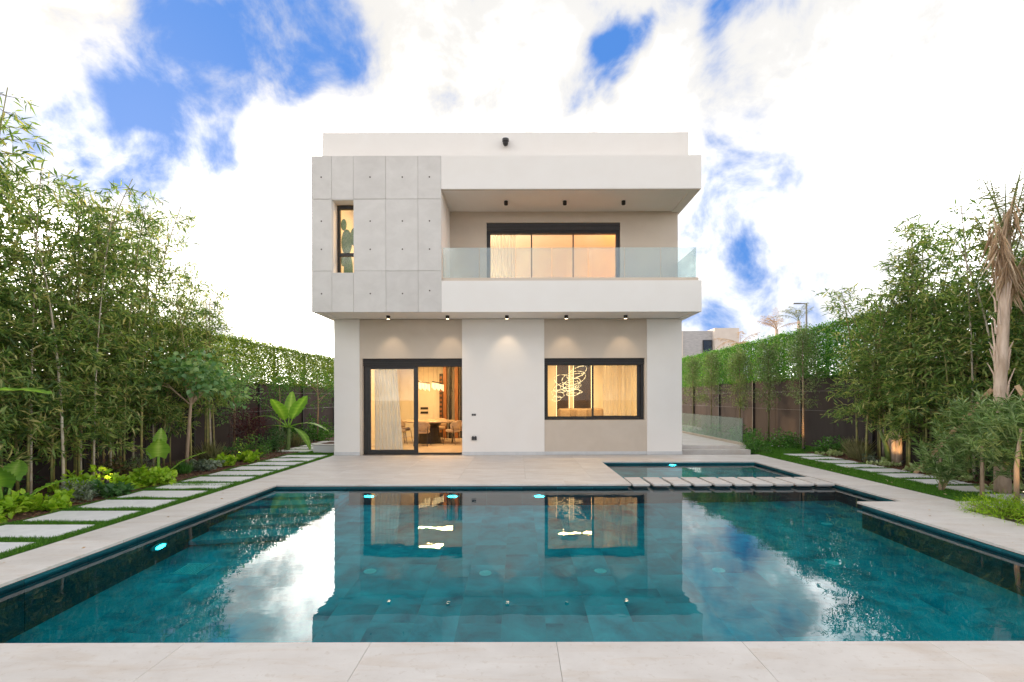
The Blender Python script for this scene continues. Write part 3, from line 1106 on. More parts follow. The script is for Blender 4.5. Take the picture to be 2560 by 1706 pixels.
# ---- projecting upper floor: soffit, parapet, fascia
hp("soffit", M['white'], (-5.06, 4.53, FY + 0.06, 22.0, 3.69, 4.05))
hp("parapet_band", M['white'], (-1.882, 4.546, FY, FY + 0.20, 3.668, 4.44))
hp("parapet_band", M['white'], (4.346, 4.545, FY + 0.201, 22.0, 3.669, 4.439))
hp("balcony_floor", M['stone'], (-1.88, 4.345, FY + 0.201, 13.6, 4.06, 4.41))
hp("fascia", M['white'], (-1.882, 4.546, FY, FY + 0.24, 6.706, 7.53))
hp("fascia", M['white'], (4.306, 4.545, FY + 0.241, 22.0, 6.707, 7.529))
hp("balcony_ceiling", M['white'], (-1.881, 4.305, FY + 0.241, 13.6, 6.735, 7.0))
hp("drip_edge", M['beige'], (-1.87, 4.50, FY + 0.025, FY + 0.055, 6.690, 6.7055))
# upper back wall with the opening for the balcony door
UY = 13.48
hp("balcony_wall", M['beige'], (-1.88, -0.862, UY, UY + 0.25, 4.411, 6.734), (2.864, 4.47, UY, UY + 0.25, 4.411, 6.734), (-0.862, 2.864, UY, UY + 0.25, 6.43, 6.734))
hp("side_wall", M['white'], (4.24, 4.469, UY + 0.251, 22.0, 4.05, 6.734))
hp("back_wall", M['white'], (-5.06, 4.239, 21.8, 22.0, 4.051, 7.3))

# ---- concrete clad corner box
hp("box_wall", M['white'], (-5.075, -4.85, FY + 0.055, 21.79, 3.675, 7.49))
hp("box_wall", M['white'], (-2.10, -1.884, FY + 0.055, UY - 0.001, 4.411, 7.49))
hp("box_wall", M['white'],
   (-4.849, -4.567, FY + 0.056, FY + 0.30, 4.051, 7.3), (-4.044, -2.101, FY + 0.056, FY + 0.30, 4.051, 7.3),
   (-4.566, -4.045, FY + 0.056, FY + 0.30, 4.051, 4.646), (-4.566, -4.045, FY + 0.056, FY + 0.30, 6.434, 7.3))
hp("roof", M['concrete'], (-4.95, 4.28, FY + 0.301, 21.79, 7.06, 7.30))
XS = [-5.085, -4.583, -4.05, -3.25, -2.455, -1.886]
ZS = [3.668, 4.686, 6.46, 7.53]
TX = [-4.84, None, -3.635, -2.84, -2.17]
TZ = [[4.126], [5.22, 5.916], [7.0]]
gg = np.random.default_rng(3)
for i in range(5):
    for j in range(3):
        g0 = 0.0028
        dep = FY - gg.uniform(0.0, 0.012)
        x0, x1, z0, z1 = XS[i] + g0, XS[i + 1] - g0, ZS[j] + g0, ZS[j + 1] - g0
        if i == 4: x1 = XS[5]
        if i == 0: x0 = XS[0]
        if i == 1 and j == 1:
            # window column: the opening fills the panel but for a thin lintel
            hp("concrete_panel", M['concrete'], (x0, x1, dep, FY + 0.05, 6.436, z1), bevel=0.002)
            continue
        if i == 1 and j == 0:
            z1 = 4.644
        p = hp("concrete_panel", M['concrete'], (x0, x1, dep, FY + 0.05, z0, z1), bevel=0.003)
        if TX[i] is not None:
            for tz in TZ[j]:
                zz = tz + (0.07 if (i == 4 and j == 0) else 0.0)
                t = MB().lathe([(0.019, 0.0), (0.019, 0.004)], n=12).mesh("tie_hole")
                t.materials.append(M['tie'])
                ob = bpy.data.objects.new("tie_hole", t)
                ob.location = (TX[i], dep, zz)
                ob.rotation_euler = (R(90), 0, 0)
                link(ob, p)

# ---- set-back roof parapet
hp("roof_parapet", M['white'], (-5.04, 4.43, 12.5, 12.75, 7.301, 8.41), (-5.04, -4.79, 12.751, 21.7, 7.301, 8.41), (4.18, 4.43, 12.751, 21.7, 7.301, 8.41))

# ---- balcony balustrade (glass panels in a stone-coloured base)
bal = empty("balustrade", (1.3, 12.08, 4.44), "frameless glass balustrade along the upper balcony", "balustrade")
MB().box(-1.872, 4.50, 12.02, 12.14, 4.441, 4.532).build("base_channel", M['beige'], bal, bevel=0.003)
MB().box(4.40, 4.50, 12.141, 13.47, 4.441, 4.531).build("base_channel", M['beige'], bal, bevel=0.003)
gx = [-1.862 + 0.906 * k for k in range(8)]
for k in range(7):
    MB().box(gx[k] + 0.006, min(gx[k + 1], 4.465) - 0.006, 12.07, 12.086, 4.50, 5.295).build("glass_panel", M['railglass'], bal)
MB().box(4.452, 4.468, 12.095, 13.46, 4.50, 5.295).build("glass_panel", M['railglass'], bal)

# ---- openings
def slats(parent, x0, x1, y, z0, z1, n):
    h = (z1 - z0) / n
    for k in range(n):
        mb = MB()
        za = z0 + k * h
        mb.poly([(0, 0), (1, 0), (1, 1), (0, 1)], 0, 1)
        mb.v = [(x0, y + 0.012, za), (x1, y + 0.012, za), (x1, y + 0.09, za), (x0, y + 0.09, za),
                (x0, y, za + h * 0.82), (x1, y, za + h * 0.82), (x1, y + 0.09, za + h * 0.82), (x0, y + 0.09, za + h * 0.82)]
        mb.build("shutter_slat", M['shutter'], parent)
    MB().box(x0, x1, y + 0.05, y + 0.12, z0, z1 - 0.002).build("shutter_box", M['black'], parent)


def pane(parent, x0, x1, y, z0, z1):
    MB().box(x0, x1, y, y + 0.008, z0, z1).build("pane", M['glass'], parent)


# sliding door, one leaf open
fy = WY + 0.15
d = hp("sliding_door", M['black'], (-4.214, -4.13, fy, fy + 0.11, 0.012, 2.42), (-4.129, -1.508, fy, fy + 0.11, 2.40, 2.42),
       (-4.129, -1.508, fy + 0.0, fy + 0.11, 0.012, 0.045), bevel=0.002)
lf = hp("door_leaf", M['black'], (-4.128, -4.03, fy + 0.02, fy + 0.07, 0.047, 2.398), (-2.85, -2.735, fy + 0.02, fy + 0.07, 0.047, 2.398),
        (-4.029, -2.851, fy + 0.02, fy + 0.07, 0.047, 0.13), (-4.029, -2.851, fy + 0.02, fy + 0.07, 2.34, 2.398), bevel=0.002, parent=d)
pane(d, -4.029, -2.851, fy + 0.04, 0.13, 2.34)
slats(d, -4.212, -1.509, fy - 0.05, 2.421, 2.617, 4)
# living-room window
wdo = hp("window", M['black'], (0.721, 0.79, fy - 0.01, fy + 0.09, 0.945, 2.45), (3.36, 3.438, fy - 0.01, fy + 0.09, 0.945, 2.45),
         (0.791, 3.359, fy - 0.01, fy + 0.09, 0.945, 0.985), (0.791, 3.359, fy - 0.01, fy + 0.09, 2.43, 2.45), bevel=0.002)
hp("sash", M['black'], (0.792, 0.82, fy + 0.005, fy + 0.04, 0.987, 2.428), (2.02, 2.075, fy + 0.005, fy + 0.04, 0.987, 2.428),
   (0.821, 2.019, fy + 0.005, fy + 0.04, 0.987, 1.035), bevel=0.002, parent=wdo)
hp("sash", M['black'], (2.03, 2.08, fy + 0.045, fy + 0.08, 0.987, 2.428), (3.27, 3.358, fy + 0.045, fy + 0.08, 0.987, 2.428),
   (2.081, 3.269, fy + 0.045, fy + 0.08, 0.987, 1.05), bevel=0.002, parent=wdo)
pane(wdo, 0.82, 2.02, fy + 0.02, 1.035, 2.428)
pane(wdo, 2.08, 3.27, fy + 0.06, 1.05, 2.428)
slats(wdo, 0.722, 3.437, fy - 0.06, 2.451, 2.617, 3)
# balcony door: three panes
uy = UY + 0.06
bd = hp("balcony_door", M['black'], (-0.86, -0.76, uy, uy + 0.12, 4.412, 6.22), (2.762, 2.862, uy, uy + 0.12, 4.412, 6.22),
        (-0.759, 2.761, uy, uy + 0.12, 6.14, 6.22), (-0.759, 2.761, uy, uy + 0.12, 4.412, 4.47), bevel=0.002)
for x in (0.375, 1.545):
    hp("mullion", M['black'], (x, x + 0.036, uy + 0.02, uy + 0.08, 4.471, 6.139), parent=bd)
for (a, b) in ((-0.758, 0.374), (0.412, 1.544), (1.582, 2.760)):
    pane(bd, a, b, uy + 0.045, 4.471, 6.139)
slats(bd, -0.858, 2.86, uy - 0.04, 6.222, 6.427, 3)
# narrow corner window, deep in the concrete box
ny_ = FY + 0.30
nw = hp("window", M['black'], (-4.565, -4.49, ny_, ny_ + 0.07, 4.648, 6.432), (-4.10, -4.046, ny_, ny_ + 0.07, 4.648, 6.432),
        (-4.489, -4.101, ny_, ny_ + 0.07, 6.33, 6.432), (-4.489, -4.101, ny_, ny_ + 0.07, 4.648, 4.70), (-4.489, -4.101, ny_, ny_ + 0.07, 5.14, 5.22), bevel=0.002)
pane(nw, -4.489, -4.101, ny_ + 0.03, 4.70, 5.14)
pane(nw, -4.489, -4.101, ny_ + 0.03, 5.22, 6.33)

# ---- rooms inside
o = hp("room_floor", M['roomfloor'], (-4.699, 4.179, WY + 0.282, 21.74, -0.05, 0.01))
o = hp("room_ceiling", M['room'], (-4.699, 4.179, WY + 0.282, 21.74, 2.95, 3.0))
hp("partition", M['room'], (-0.70, -0.45, WY + 0.283, 21.74, 0.011, 2.949))
hp("room_wall", M['room'], (-4.698, -0.701, 19.2, 19.35, 0.011, 2.949))
hp("room_wall", M['room'], (-4.698, -4.66, WY + 0.29, 19.19, 0.011, 2.949))
hp("room_wall", M['room'], (-0.449, 4.178, 18.6, 18.75, 0.011, 2.949))
hp("room_wall", M['room'], (4.14, 4.178, WY + 0.29, 18.59, 0.011, 2.949))
for (a, b, c, d2) in ((-4.3, -3.35, 0.25, 2.8), (-3.25, -2.95, 0.25, 2.8)):       # wall mouldings in the dining room
    hp("wall_moulding", M['room'], (a, b, 19.178, 19.199, d2 - .03, d2), (a, b, 19.178, 19.199, c, c + .03),
       (a, a + .03, 19.178, 19.199, c + .031, d2 - .031), (b - .03, b, 19.178, 19.199, c + .031, d2 - .031))
for z in (0.93, 1.10):
    hp("wall_vent", M['black'], (-3.86, -3.56, 19.172, 19.198, z, z + 0.085))
# fins: wood and black boards standing on edge
fx = -2.86
for k in range(9):
    m = M['wood'] if k % 2 == 0 else M['black']
    hp("wall_fin", m, (fx, fx + (0.13 if k % 2 == 0 else 0.075), 18.5 - 0.06 * (k % 2), 18.75, 0.012, 2.948), bevel=0.003)
    fx += 0.22
hp("wine_rack", M['darkwood'], (-3.06, -2.90, 18.86, 19.17, 0.012, 2.5))
for k in range(13):
    hp("rack_cell", M['wood'], (-3.05, -2.96, 18.852, 18.859, 0.2 + k * 0.175, 0.29 + k * 0.175))
# upstairs rooms
hp("room_floor", M['roomfloor'], (-1.9, 4.238, UY + 0.252, 18.0, 4.40, 4.43))
hp("room_ceiling", M['room'], (-1.9, 4.238, UY + 0.252, 18.0, 7.0, 7.055))
hp("room_wall", M['room'], (-1.9, 4.238, 17.75, 17.9, 4.431, 6.999))
hp("room_wall", M['room'], (-1.95, -1.901, UY + 0.252, 17.9, 4.431, 6.999))
hp("room_wall", M['room'], (-4.84, -2.102, 14.6, 14.7, 4.06, 7.05))
hp("room_wall", M['room'], (-2.2, -2.102, FY + 0.31, 14.59, 4.06, 7.05))
hp("room_ceiling", M['room'], (-4.84, -2.102, FY + 0.31, 14.59, 7.0, 7.04))
for x in (-0.25, 0.75, 1.75, 2.75):
    hp("wall_joint", M['beige'], (x, x + 0.012, 17.744, 17.749, 4.432, 6.99))
hp("shelf_light", M['led'], (-1.0, 3.0, 17.70, 17.725, 5.30, 5.318))

# ---- curtains: pleated sheets
def curtain(name, label, x0, x1, y, z0, z1, mat, folds, amp=0.05, flare=0.0):
    nxs = folds * 8
    rng = np.random.default_rng(folds)
    V, F = [], []
    ph = np.cumsum(rng.uniform(0.6, 1.4, nxs + 1))
    ph = ph / ph[-1] * folds * 2 * PI
    for j, z in enumerate((z1, (z0 + z1) / 2, z0)):
        for i in range(nxs + 1):
            t = i / nxs
            x = x0 + (x1 - x0) * t + flare * (j / 2) * t
            V.append((x, y + amp * math.sin(ph[i]) * (1 + 0.25 * j), z))
    for j in range(2):
        for i in range(nxs):
            a = j * (nxs + 1) + i
            F.append((a, a + 1, a + nxs + 2, a + nxs + 1))
    mb = MB()
    mb.v, mb.f = V, F
    return tag(mb.build(name, mat, smooth=True), label, "curtain")


curtain("curtain", "long white sheer curtain gathered at the left of the open sliding door", -4.05, -3.45, 13.62, 0.02, 2.94, M['sheer'], 7, 0.05, 0.22)
curtain("curtain", "cream curtain bunched at the right end of the lower window", 3.05, 3.75, 14.3, 0.02, 2.94, M['sheer2'], 4, 0.05)
curtain("curtain", "thin cream sheer curtain in the middle of the lower window", 2.55, 3.02, 14.5, 0.02, 2.94, M['sheer2'], 3, 0.02)
curtain("curtain", "pale sheer curtain at the left of the upper balcony door", -0.85, -0.05, 13.95, 4.44, 6.98, M['sheer2'], 9, 0.04)

# ---- living room back wall: dark panels, glowing columns
lr = empty("wall_unit", (1.4, 18.5, 0.01), "dark panelled wall unit with glowing vertical light columns seen through lower window", "wall unit")
for (a, b) in ((1.50, 1.955), (2.13, 2.80)):
    MB().box(a, b, 18.50, 18.59, 0.012, 2.94).build("dark_panel", M['darkwood'], lr)
MB().box(1.965, 2.12, 18.44, 18.59, 0.012, 2.94).build("column", M['room'], lr)
for x in (1.472, 1.955, 2.122, 2.805):
    MB().box(x, x + 0.009, 18.45, 18.495, 0.02, 2.93).build("light_strip", M['led'], lr)
so_ = empty("sofa", (2.2, 17.6, 0.01), "dark olive sofa below the glowing columns in the living room", "sofa")
MB().box(1.5, 3.2, 17.2, 18.0, 0.1, 0.75).build("seat", M['darkwood'], so_, bevel=0.06)
MB().box(1.5, 3.2, 17.95, 18.25, 0.1, 1.15).build("backrest", M['fabric'], so_, bevel=0.06)
for x in (1.75, 2.35, 2.9):
    MB().box(x - 0.22, x + 0.22, 17.75, 17.93, 0.76, 1.14).build("cushion", M['fabric'], so_, bevel=0.05)

# ---- ring chandelier
ch = empty("chandelier", (1.72, 16.0, 2.95), "large golden crystal ring chandelier behind the lower window", "chandelier")
gch = np.random.default_rng(8)
ring_specs = [(1.95, 2.38, 0.36, 0.55), (1.85, 2.20, 0.40, 0.35), (1.62, 2.08, 0.42, -0.25), (1.75, 1.93, 0.34, 0.2), (1.86, 1.78, 0.27, -0.15), (1.80, 1.66, 0.19, 0.1),
              (1.40, 1.90, 0.25, 0.5), (1.32, 1.68, 0.22, -0.3), (1.28, 1.52, 0.15, 0.2),
              (1.78, 2.02, 0.30, 0.45), (1.70, 1.86, 0.22, 0.3), (1.90, 2.28, 0.28, 0.2), (1.45, 1.78, 0.18, 0.15), (1.84, 1.72, 0.22, 0.25)]
for k, (x, z, r, tilt) in enumerate(ring_specs):
    a = Vector((math.cos(tilt), 0, math.sin(tilt)))
    b = Vector((-0.15 * math.sin(tilt * 3), 1, 0.50 + 0.25 * math.sin(k)))
    b = (b - a * b.dot(a)).normalized()
    rg = MB().torus((x, 16.0, z), r, r * 0.9, 0.0055, (a, b), n=56, m=5, wob=1.1, seed=k).build("ring", M['crystal'], ch)
    MB().tube([(x - r * a.x, 16.0, z - r * a.z), (1.7, 16.0, 2.94)], 0.003, 4).build("cable", M['black'], rg)
MB().lathe([(0.28, 0.0), (0.28, 0.03)], (1.7, 16.0, 2.918), 24).build("canopy", M['metal'], ch)

# ---- dining pendant: two bars of glowing rods
for k, (x, y, z, lab) in enumerate(((-3.22, 16.6, 1.98, "left hanging bar lamp with crystal rods over the dining table"),
                                    (-2.82, 17.1, 1.98, "right hanging bar lamp with crystal rods over the dining table"))):
    pe = empty("pendant_lamp", (x, y, z), lab, "lamp", "bar lamps over the dining table")
    MB().tube([(x - 0.16, y - 0.25, z + 0.14), (x + 0.14, y + 0.25, z + 0.09)], 0.018, 6).build("bar", M['darkwood'], pe)
    for q in range(9):
        t = q / 8
        px, py, pz = x - 0.16 + 0.30 * t, y - 0.25 + 0.5 * t, z + 0.12 - 0.05 * t
        MB().tube([(px, py, pz - 0.02), (px, py, pz - 0.20 - 0.03 * (q % 3))], 0.016, 6).build("crystal_rod", M['crystal'], pe)
    for t in (0.1, 0.5, 0.9):
        px, py, pz = x - 0.16 + 0.30 * t, y - 0.25 + 0.5 * t, z + 0.13 - 0.05 * t
        MB().tube([(px, py, pz), (px, py, 2.94)], 0.003, 4).build("cable", M['metal'], pe)

# ---- dining table and chairs
tb = empty("dining_table", (-3.05, 16.6, 0.01), "round stone-topped dining table on a black fluted base", "table")
MB().lathe([(0.86, 0.0), (0.90, 0.02), (0.90, 0.05), (0.88, 0.06)], (-3.05, 16.6, 0.72), 40, sy=0.85).build("tabletop", M['table'], tb)
MB().lathe([(0.42, 0.0), (0.36, 0.3), (0.33, 0.55), (0.45, 0.705)], (-3.05, 16.6, 0.012), 24).build("base", M['black'], tb)


def make_chair(x, y, rz, label):
    t = empty("dining_chair", (x, y, 0.01), label, "chair", "dining chairs round the table", rz=rz)
    Mx = Matrix.LocRotScale(Vector((x, y, 0.01)), Matrix.Rotation(rz, 3, 'Z').to_euler(), None)

    def add(name, mb, mat, **k):
        mb.v = [tuple(Mx @ Vector(p)) for p in mb.v]
        return mb.build(name, mat, t, **k)
    mb = MB().lathe([(0.20, 0.0), (0.24, 0.03), (0.24, 0.07), (0.21, 0.10)], (0, 0, 0.40), 20)
    add("seat", mb, M['fabric'])
    # curved backrest behind the sitter (local -y is the back)
    mb = MB()
    prof = [(0.245, 0.50), (0.255, 0.60), (0.27, 0.74), (0.275, 0.80), (0.235, 0.80), (0.225, 0.72), (0.215, 0.60), (0.21, 0.50)]
    n = 15
    for i in range(n + 1):
        a = R(180 + 20 + 140 * i / n)
        drop = abs(i / n - 0.5) * 2
        for r, z in prof:
            zz = 0.50 + (z - 0.50) * (1 - 0.45 * drop ** 3)
            mb.v.append((r * 1.08 * math.cos(a), r * math.sin(a), zz))
    k = len(prof)
    for i in range(n):
        for q in range(k):
            mb.f.append((i * k + q, i * k + (q + 1) % k, (i + 1) * k + (q + 1) % k, (i + 1) * k + q))
    mb.f.append(tuple(range(k)))
    mb.f.append(tuple(n * k + q for q in range(k)))
    add("backrest", mb, M['fabric'], smooth=True)
    for sx in (-1, 1):
        add("leg", MB().tube([(sx * 0.23, 0.22, 0.0), (sx * 0.20, 0.17, 0.41)], 0.011, 6), M['black'])
        add("leg", MB().tube([(sx * 0.22, -0.26, 0.0), (sx * 0.21, -0.19, 0.41), (sx * 0.22, -0.16, 0.62)], 0.011, 6), M['black'])
    return t


cx, cyy = -3.05, 16.6
for (a, lab) in ((205, "tan dining chair at the left of the round table, nearest the curtain"),
                 (160, "tan dining chair at the left of the round table, behind the nearer one"),
                 (268, "tan dining chair with its curved back to the pool, in front of the table"),
                 (330, "tan dining chair at the right of the round table, nearest the door opening"),
                 (10, "tan dining chair at the right of the round table, in the middle"),
                 (80, "tan dining chair on the far side of the round table")):
    an = R(a)
    px, py = cx + 1.02 * math.cos(an), cyy + 0.98 * math.sin(an)
    make_chair(px, py, math.atan2(cyy - py, cx - px) - PI / 2, lab)

# ---- cactus in the narrow upper window
cz = empty("cactus", (-4.2, 13.2, 4.05), "green paddle cactus standing inside the narrow upper window", "cactus")
MB().lathe([(0.17, 0.0), (0.22, 0.42), (0.20, 0.45)], (-4.62, 13.2, 4.06), 16).build("pot", M['table'], cz)
for (x, z, rx, rz_) in ((-4.62, 5.05, 0.13, 0.46), (-4.66, 5.80, 0.15, 0.36), (-4.44, 5.95, 0.13, 0.26), (-4.74, 6.28, 0.08, 0.16), (-4.76, 5.30, 0.06, 0.16)):
    pr = [(math.sin(PI * q / 8) * 1.0 + 0.001, -math.cos(PI * q / 8)) for q in range(9)]
    mb = MB().lathe(pr, (0, 0, 0), 14)
    mb.v = [(x + p[0] * rx, 13.2 + p[1] * 0.05, z + p[2] * rz_) for p in mb.v]
    mb.build("pad", M['cactus'], cz, smooth=True)

# ---- lamps in the rooms
WARM = (1.0, 0.61, 0.24)


def ceiling_lamp(label, x, y, z, sx, sy, power, color=WARM, strips=3):
    """slim linear lamps let into the ceiling"""
    t = empty("ceiling_lamp", (x, y, z), label, "lamp")
    for k in range(strips):
        yy = y + (k - (strips - 1) / 2) * sy
        MB().box(x - sx / 2 - 0.02, x + sx / 2 + 0.02, yy - 0.04, yy + 0.04, z - 0.02, z - 0.001).build("housing", M['metal'], t)
        ld = bpy.data.lights.new("room_light", 'AREA')
        ld.shape = 'RECTANGLE'
        ld.size, ld.size_y = sx, 0.03
        ld.energy = power / strips
        ld.color = color
        lo = bpy.data.objects.new("room_light", ld)
        lo.location = (x, yy, z - 0.025)
        link(lo)


ceiling_lamp("linear ceiling lamp over the dining table", -3.0, 16.2, 2.948, 1.3, 2.2, 155, WARM, 2)
ceiling_lamp("linear ceiling lamp in the living room", 2.0, 15.6, 2.948, 1.2, 2.0, 155, (1.0, 0.62, 0.24), 2)
ceiling_lamp("ceiling lamp in the corner bedroom", -3.2, 13.6, 6.998, 0.5, 0.5, 55, WARM, 1)
# upstairs: unseen uplighter added behind the balcony wall to warm the ceiling
fl = empty("added_uplighter", (3.7, 15.6, 4.43), "unseen uplighter added in the upper room to warm its ceiling", "lamp")
MB().tube([(3.7, 15.6, 4.45), (3.7, 15.6, 5.85)], 0.012, 6).build("pole", M['metal'], fl)
MB().lathe([(0.12, 0.0), (0.12, 0.02)], (3.7, 15.6, 4.432), 16).build("base", M['metal'], fl)
MB().lathe([(0.03, 0.0), (0.14, 0.10), (0.13, 0.101), (0.03, 0.01)], (3.7, 15.6, 5.86), 16).build("bowl", M['metal'], fl)
light("room_light", 'POINT', (3.7, 15.6, 6.30), 110, (1.0, 0.34, 0.04), radius=0.08)
light("room_light", 'POINT', (-1.3, 15.6, 5.6), 165, (1.0, 0.76, 0.55), radius=0.1)

# ---- soffit downlights
ORD = ["leftmost", "second from the left", "middle", "fourth from the left", "rightmost"]
for k in range(5):
    x = -3.37 + 1.545 * k
    t = empty("downlight", (x, 12.59, 3.689), "%s of five lit black downlights under the upper floor" % ORD[k], "downlight", "downlights over the terrace")
    MB().lathe([(0.048, 0.0), (0.05, 0.005), (0.05, 0.085)], (x, 12.59, 3.604), 18).build("housing", M['black'], t)
    MB().lathe([(0.040, 0.0), (0.040, 0.002)], (x, 12.59, 3.6015), 16).build("lens", M['lens'], t)
    light("downlight_beam", 'SPOT', (x, 12.59, 3.598), 16.0, (1.0, 0.76, 0.50), radius=0.012, target=(x, 12.59 + 3.598 * 0.42, 0), size=R(68), blend=0.7)
for k, lab in enumerate(("leftmost", "middle", "rightmost")):
    x = -0.30 + 1.55 * k
    t = empty("downlight", (x, 12.76, 6.734), "%s of three black downlights in the balcony ceiling" % lab, "downlight", "downlights in the balcony ceiling")
    MB().lathe([(0.05, 0.0), (0.052, 0.005), (0.052, 0.095)], (x, 12.76, 6.639), 18).build("housing", M['black'], t)
    MB().lathe([(0.04, 0.0), (0.04, 0.002)], (x, 12.76, 6.6365), 16).build("lens", M['slot'], t)

# ---- wall sockets and the security camera
def wallplate(label, x, z, w, hooded):
    t = empty("wall_socket", (x, WY, z), label, "socket")
    for s in (-1, 1):
        mb = MB()
        a, b = x + s * (w / 2 + 0.004) - w / 2, x + s * (w / 2 + 0.004) + w / 2
        if hooded:
            mb.v = []
            pts = [(a, z - 0.05), (b, z - 0.05), (b, z + 0.03), ((a + 3 * b) / 4, z + 0.055), ((3 * a + b) / 4, z + 0.055), (a, z + 0.03)]
            n = len(pts)
            mb.v = [(p, WY - 0.05, q) for p, q in pts] + [(p, WY - 0.001, q) for p, q in pts]
            mb.f = [tuple(range(n)), tuple(range(n, 2 * n))] + [(i, (i + 1) % n, n + (i + 1) % n, n + i) for i in range(n)]
        else:
            mb.box(a, b, WY - 0.014, WY - 0.001, z - w / 2, z + w / 2)
        mb.build("cover" if hooded else "switch_plate", M['shutter'], t)


wallplate("pair of dark wall switches on the white pier, above the sockets", -1.19, 1.09, 0.052, False)
wallplate("pair of hooded dark sockets low on the white pier", -1.18, 0.46, 0.062, True)

sc_ = empty("security_camera", (-0.30, 12.5, 8.12), "black dome security camera on the roof parapet", "camera")
MB().box(-0.36, -0.24, 12.40, 12.499, 8.19, 8.235).build("bracket", M['plasticwhite'], sc_, bevel=0.004)
MB().lathe([(0.05, 0.0), (0.085, 0.02), (0.085, 0.08), (0.06, 0.09)], (-0.30, 12.40, 8.10), 18).build("cap", M['shutter'], sc_)
MB().lathe([(0.015, 0.0), (0.05, 0.02), (0.068, 0.06), (0.07, 0.10)], (-0.30, 12.40, 8.00), 18).build("dome", M['black'], sc_, smooth=True)

# ---- side terrace, steps and its glass railing, right of the house
sd_ = empty("side_terrace", (5.4, 13.6, 0), kind="structure")
MB().box(4.44, 6.43, 13.36, 24.0, -0.05, 0.098).build("step", M['stone'], sd_, bevel=0.004)
MB().box(4.441, 6.46, 13.70, 24.01, 0.099, 0.19).build("step", M['stone'], sd_, bevel=0.004)
sr = empty("railing", (6.38, 17, 0.19), "low glass railing along the side terrace right of the house", "railing")
MB().box(6.33, 6.43, 13.74, 24.0, 0.191, 0.26).build("base_channel", M['beige'], sr)
MB().box(6.372, 6.388, 13.74, 13.75, 0.261, 0.955).build("end_trim", M['metal'], sr)
yy = 13.752
for k in range(5):
    MB().box(6.372, 6.386, yy + 0.006, yy + 1.744, 0.24, 0.95).build("glass_panel", M['sideglass'], sr)
    yy += 1.75
# white kerb box left of the house
kb = empty("planter_box", (-5.4, 14.2, 0), "low white concrete planter box at the left house corner", "planter")
MB().box(-5.82, -4.972, 13.74, 14.9, -0.05, 0.20).build("box", M['white'], kb, bevel=0.005)
MB().box(-5.84, -4.968, 13.72, 13.95, 0.201, 0.225).build("cap_stone", M['stone'], kb, bevel=0.003)
MB().box(-5.80, -4.972, 13.951, 14.9, 0.201, 0.212).build("soil", M['soil'], kb)

# ================================================================== boundary fences and leaf screens
LX, RX = -8.5, 9.3


def child(name, me, root, loc=(0, 0, 0), kind=None):
    o = bpy.data.objects.new(name, me)
    o.location = loc
    COL.objects.link(o)
    o.parent = root
    if kind: o["kind"] = kind
    return o


def fence(x, side, y0, y1, top, label):
    root = empty("fence", (x, y0, 0), label, "fence")
    n = int(round((y1 - y0) / 1.6))
    w = (y1 - y0) / n
    me = MB().box(-0.02, 0.02, 0.006, w - 0.006, -0.03, top).mesh("fence_panel", bevel=0.003)
    me.materials.append(M['fence'])
    pm = MB().box(-0.03, 0.03, -0.03, 0.03, -0.03, top - 0.01).mesh("post")
    pm.materials.append(M['post'])
    for k in range(n):
        inst("fence_panel", me, (x, y0 + k * w, 0), root)
        if k % 2 == 0:
            inst("post", pm, (x - side * 0.055, y0 + k * w, 0), root)
    for z in (1.15, 1.75):
        MB().tube([(x - side * 0.10, y0, z), (x - side * 0.10, (y0 + y1) / 2, z - 0.02), (x - side * 0.10, y1, z)], 0.003, 4).build("wire", M['wire'], root)


fence(LX, -1, 3.0, 25.4, 2.05, "dark brown panel fence behind the bamboo left of the pool")
fence(RX, 1, 3.0, 30.2, 2.20, "dark brown panel fence along the right side of the garden")


def screen(x, side, y0, y1, z0, z1, label, seed, cover, mat='hedge'):
    rng = np.random.default_rng(seed)
    root = empty("leaf_screen", (x, y0, z0), label, "hedge")
    area = (y1 - y0) * (z1 - z0)
    n = int(area * 830 * cover)
    P = np.stack([rng.normal(0, 0.035, n), rng.uniform(y0, y1, n), rng.uniform(z0, z1, n) + rng.normal(0, 0.02, n)], 1)
    wob = 0.5 * np.sin(P[:, 1] * 2.1 + seed) + 0.5 * np.sin(P[:, 1] * 5.7 + P[:, 2] * 3.0)
    P[:, 2] += 0.03 * wob * (P[:, 2] - z0) / (z1 - z0)
    P[:, 0] += x - side * 0.03 * wob
    shoots = rng.random(n) < 0.02                      # stray sprigs over the top
    P[shoots, 2] = z1 + rng.gamma(1.2, 0.03, shoots.sum())
    D = np.stack([-side * np.abs(rng.normal(0.5, 0.35, n)), rng.normal(0, 0.8, n), rng.normal(-0.1, 0.8, n)], 1)
    up = np.stack([np.full(n, -side * 1.0), rng.normal(0, 0.5, n), rng.normal(0.3, 0.5, n)], 1)
    me = leaf_mesh("foliage", P, D, rng.uniform(0.05, 0.085, n), rng.uniform(0.035, 0.055, n), M[mat], rng, 0.15, 'lance', up)
    o = bpy.data.objects.new("foliage", me)
    link(o, root)
    o["kind"] = "stuff"
    k = y0
    while k < y1:
        MB().box(x + side * 0.05, x + side * 0.11, k, k + 0.06, z0 - 0.4, z1 - 0.05).build("post", M['post'], root)
        k += 2.4
    for z in (z0 + 0.1, z1 - 0.06):
        MB().box(x + side * 0.05, x + side * 0.08, y0, y1, z, z + 0.03).build("rail", M['post'], root)


screen(LX, -1, 5.0, 25.0, 2.0, 3.36, "tall artificial leaf screen above the left fence, light sparkling through", 21, 2.6, 'hedge_warm')
screen(RX, 1, 5.0, 30.0, 2.14, 3.72, "tall artificial leaf screen above the right fence", 22, 2.8)

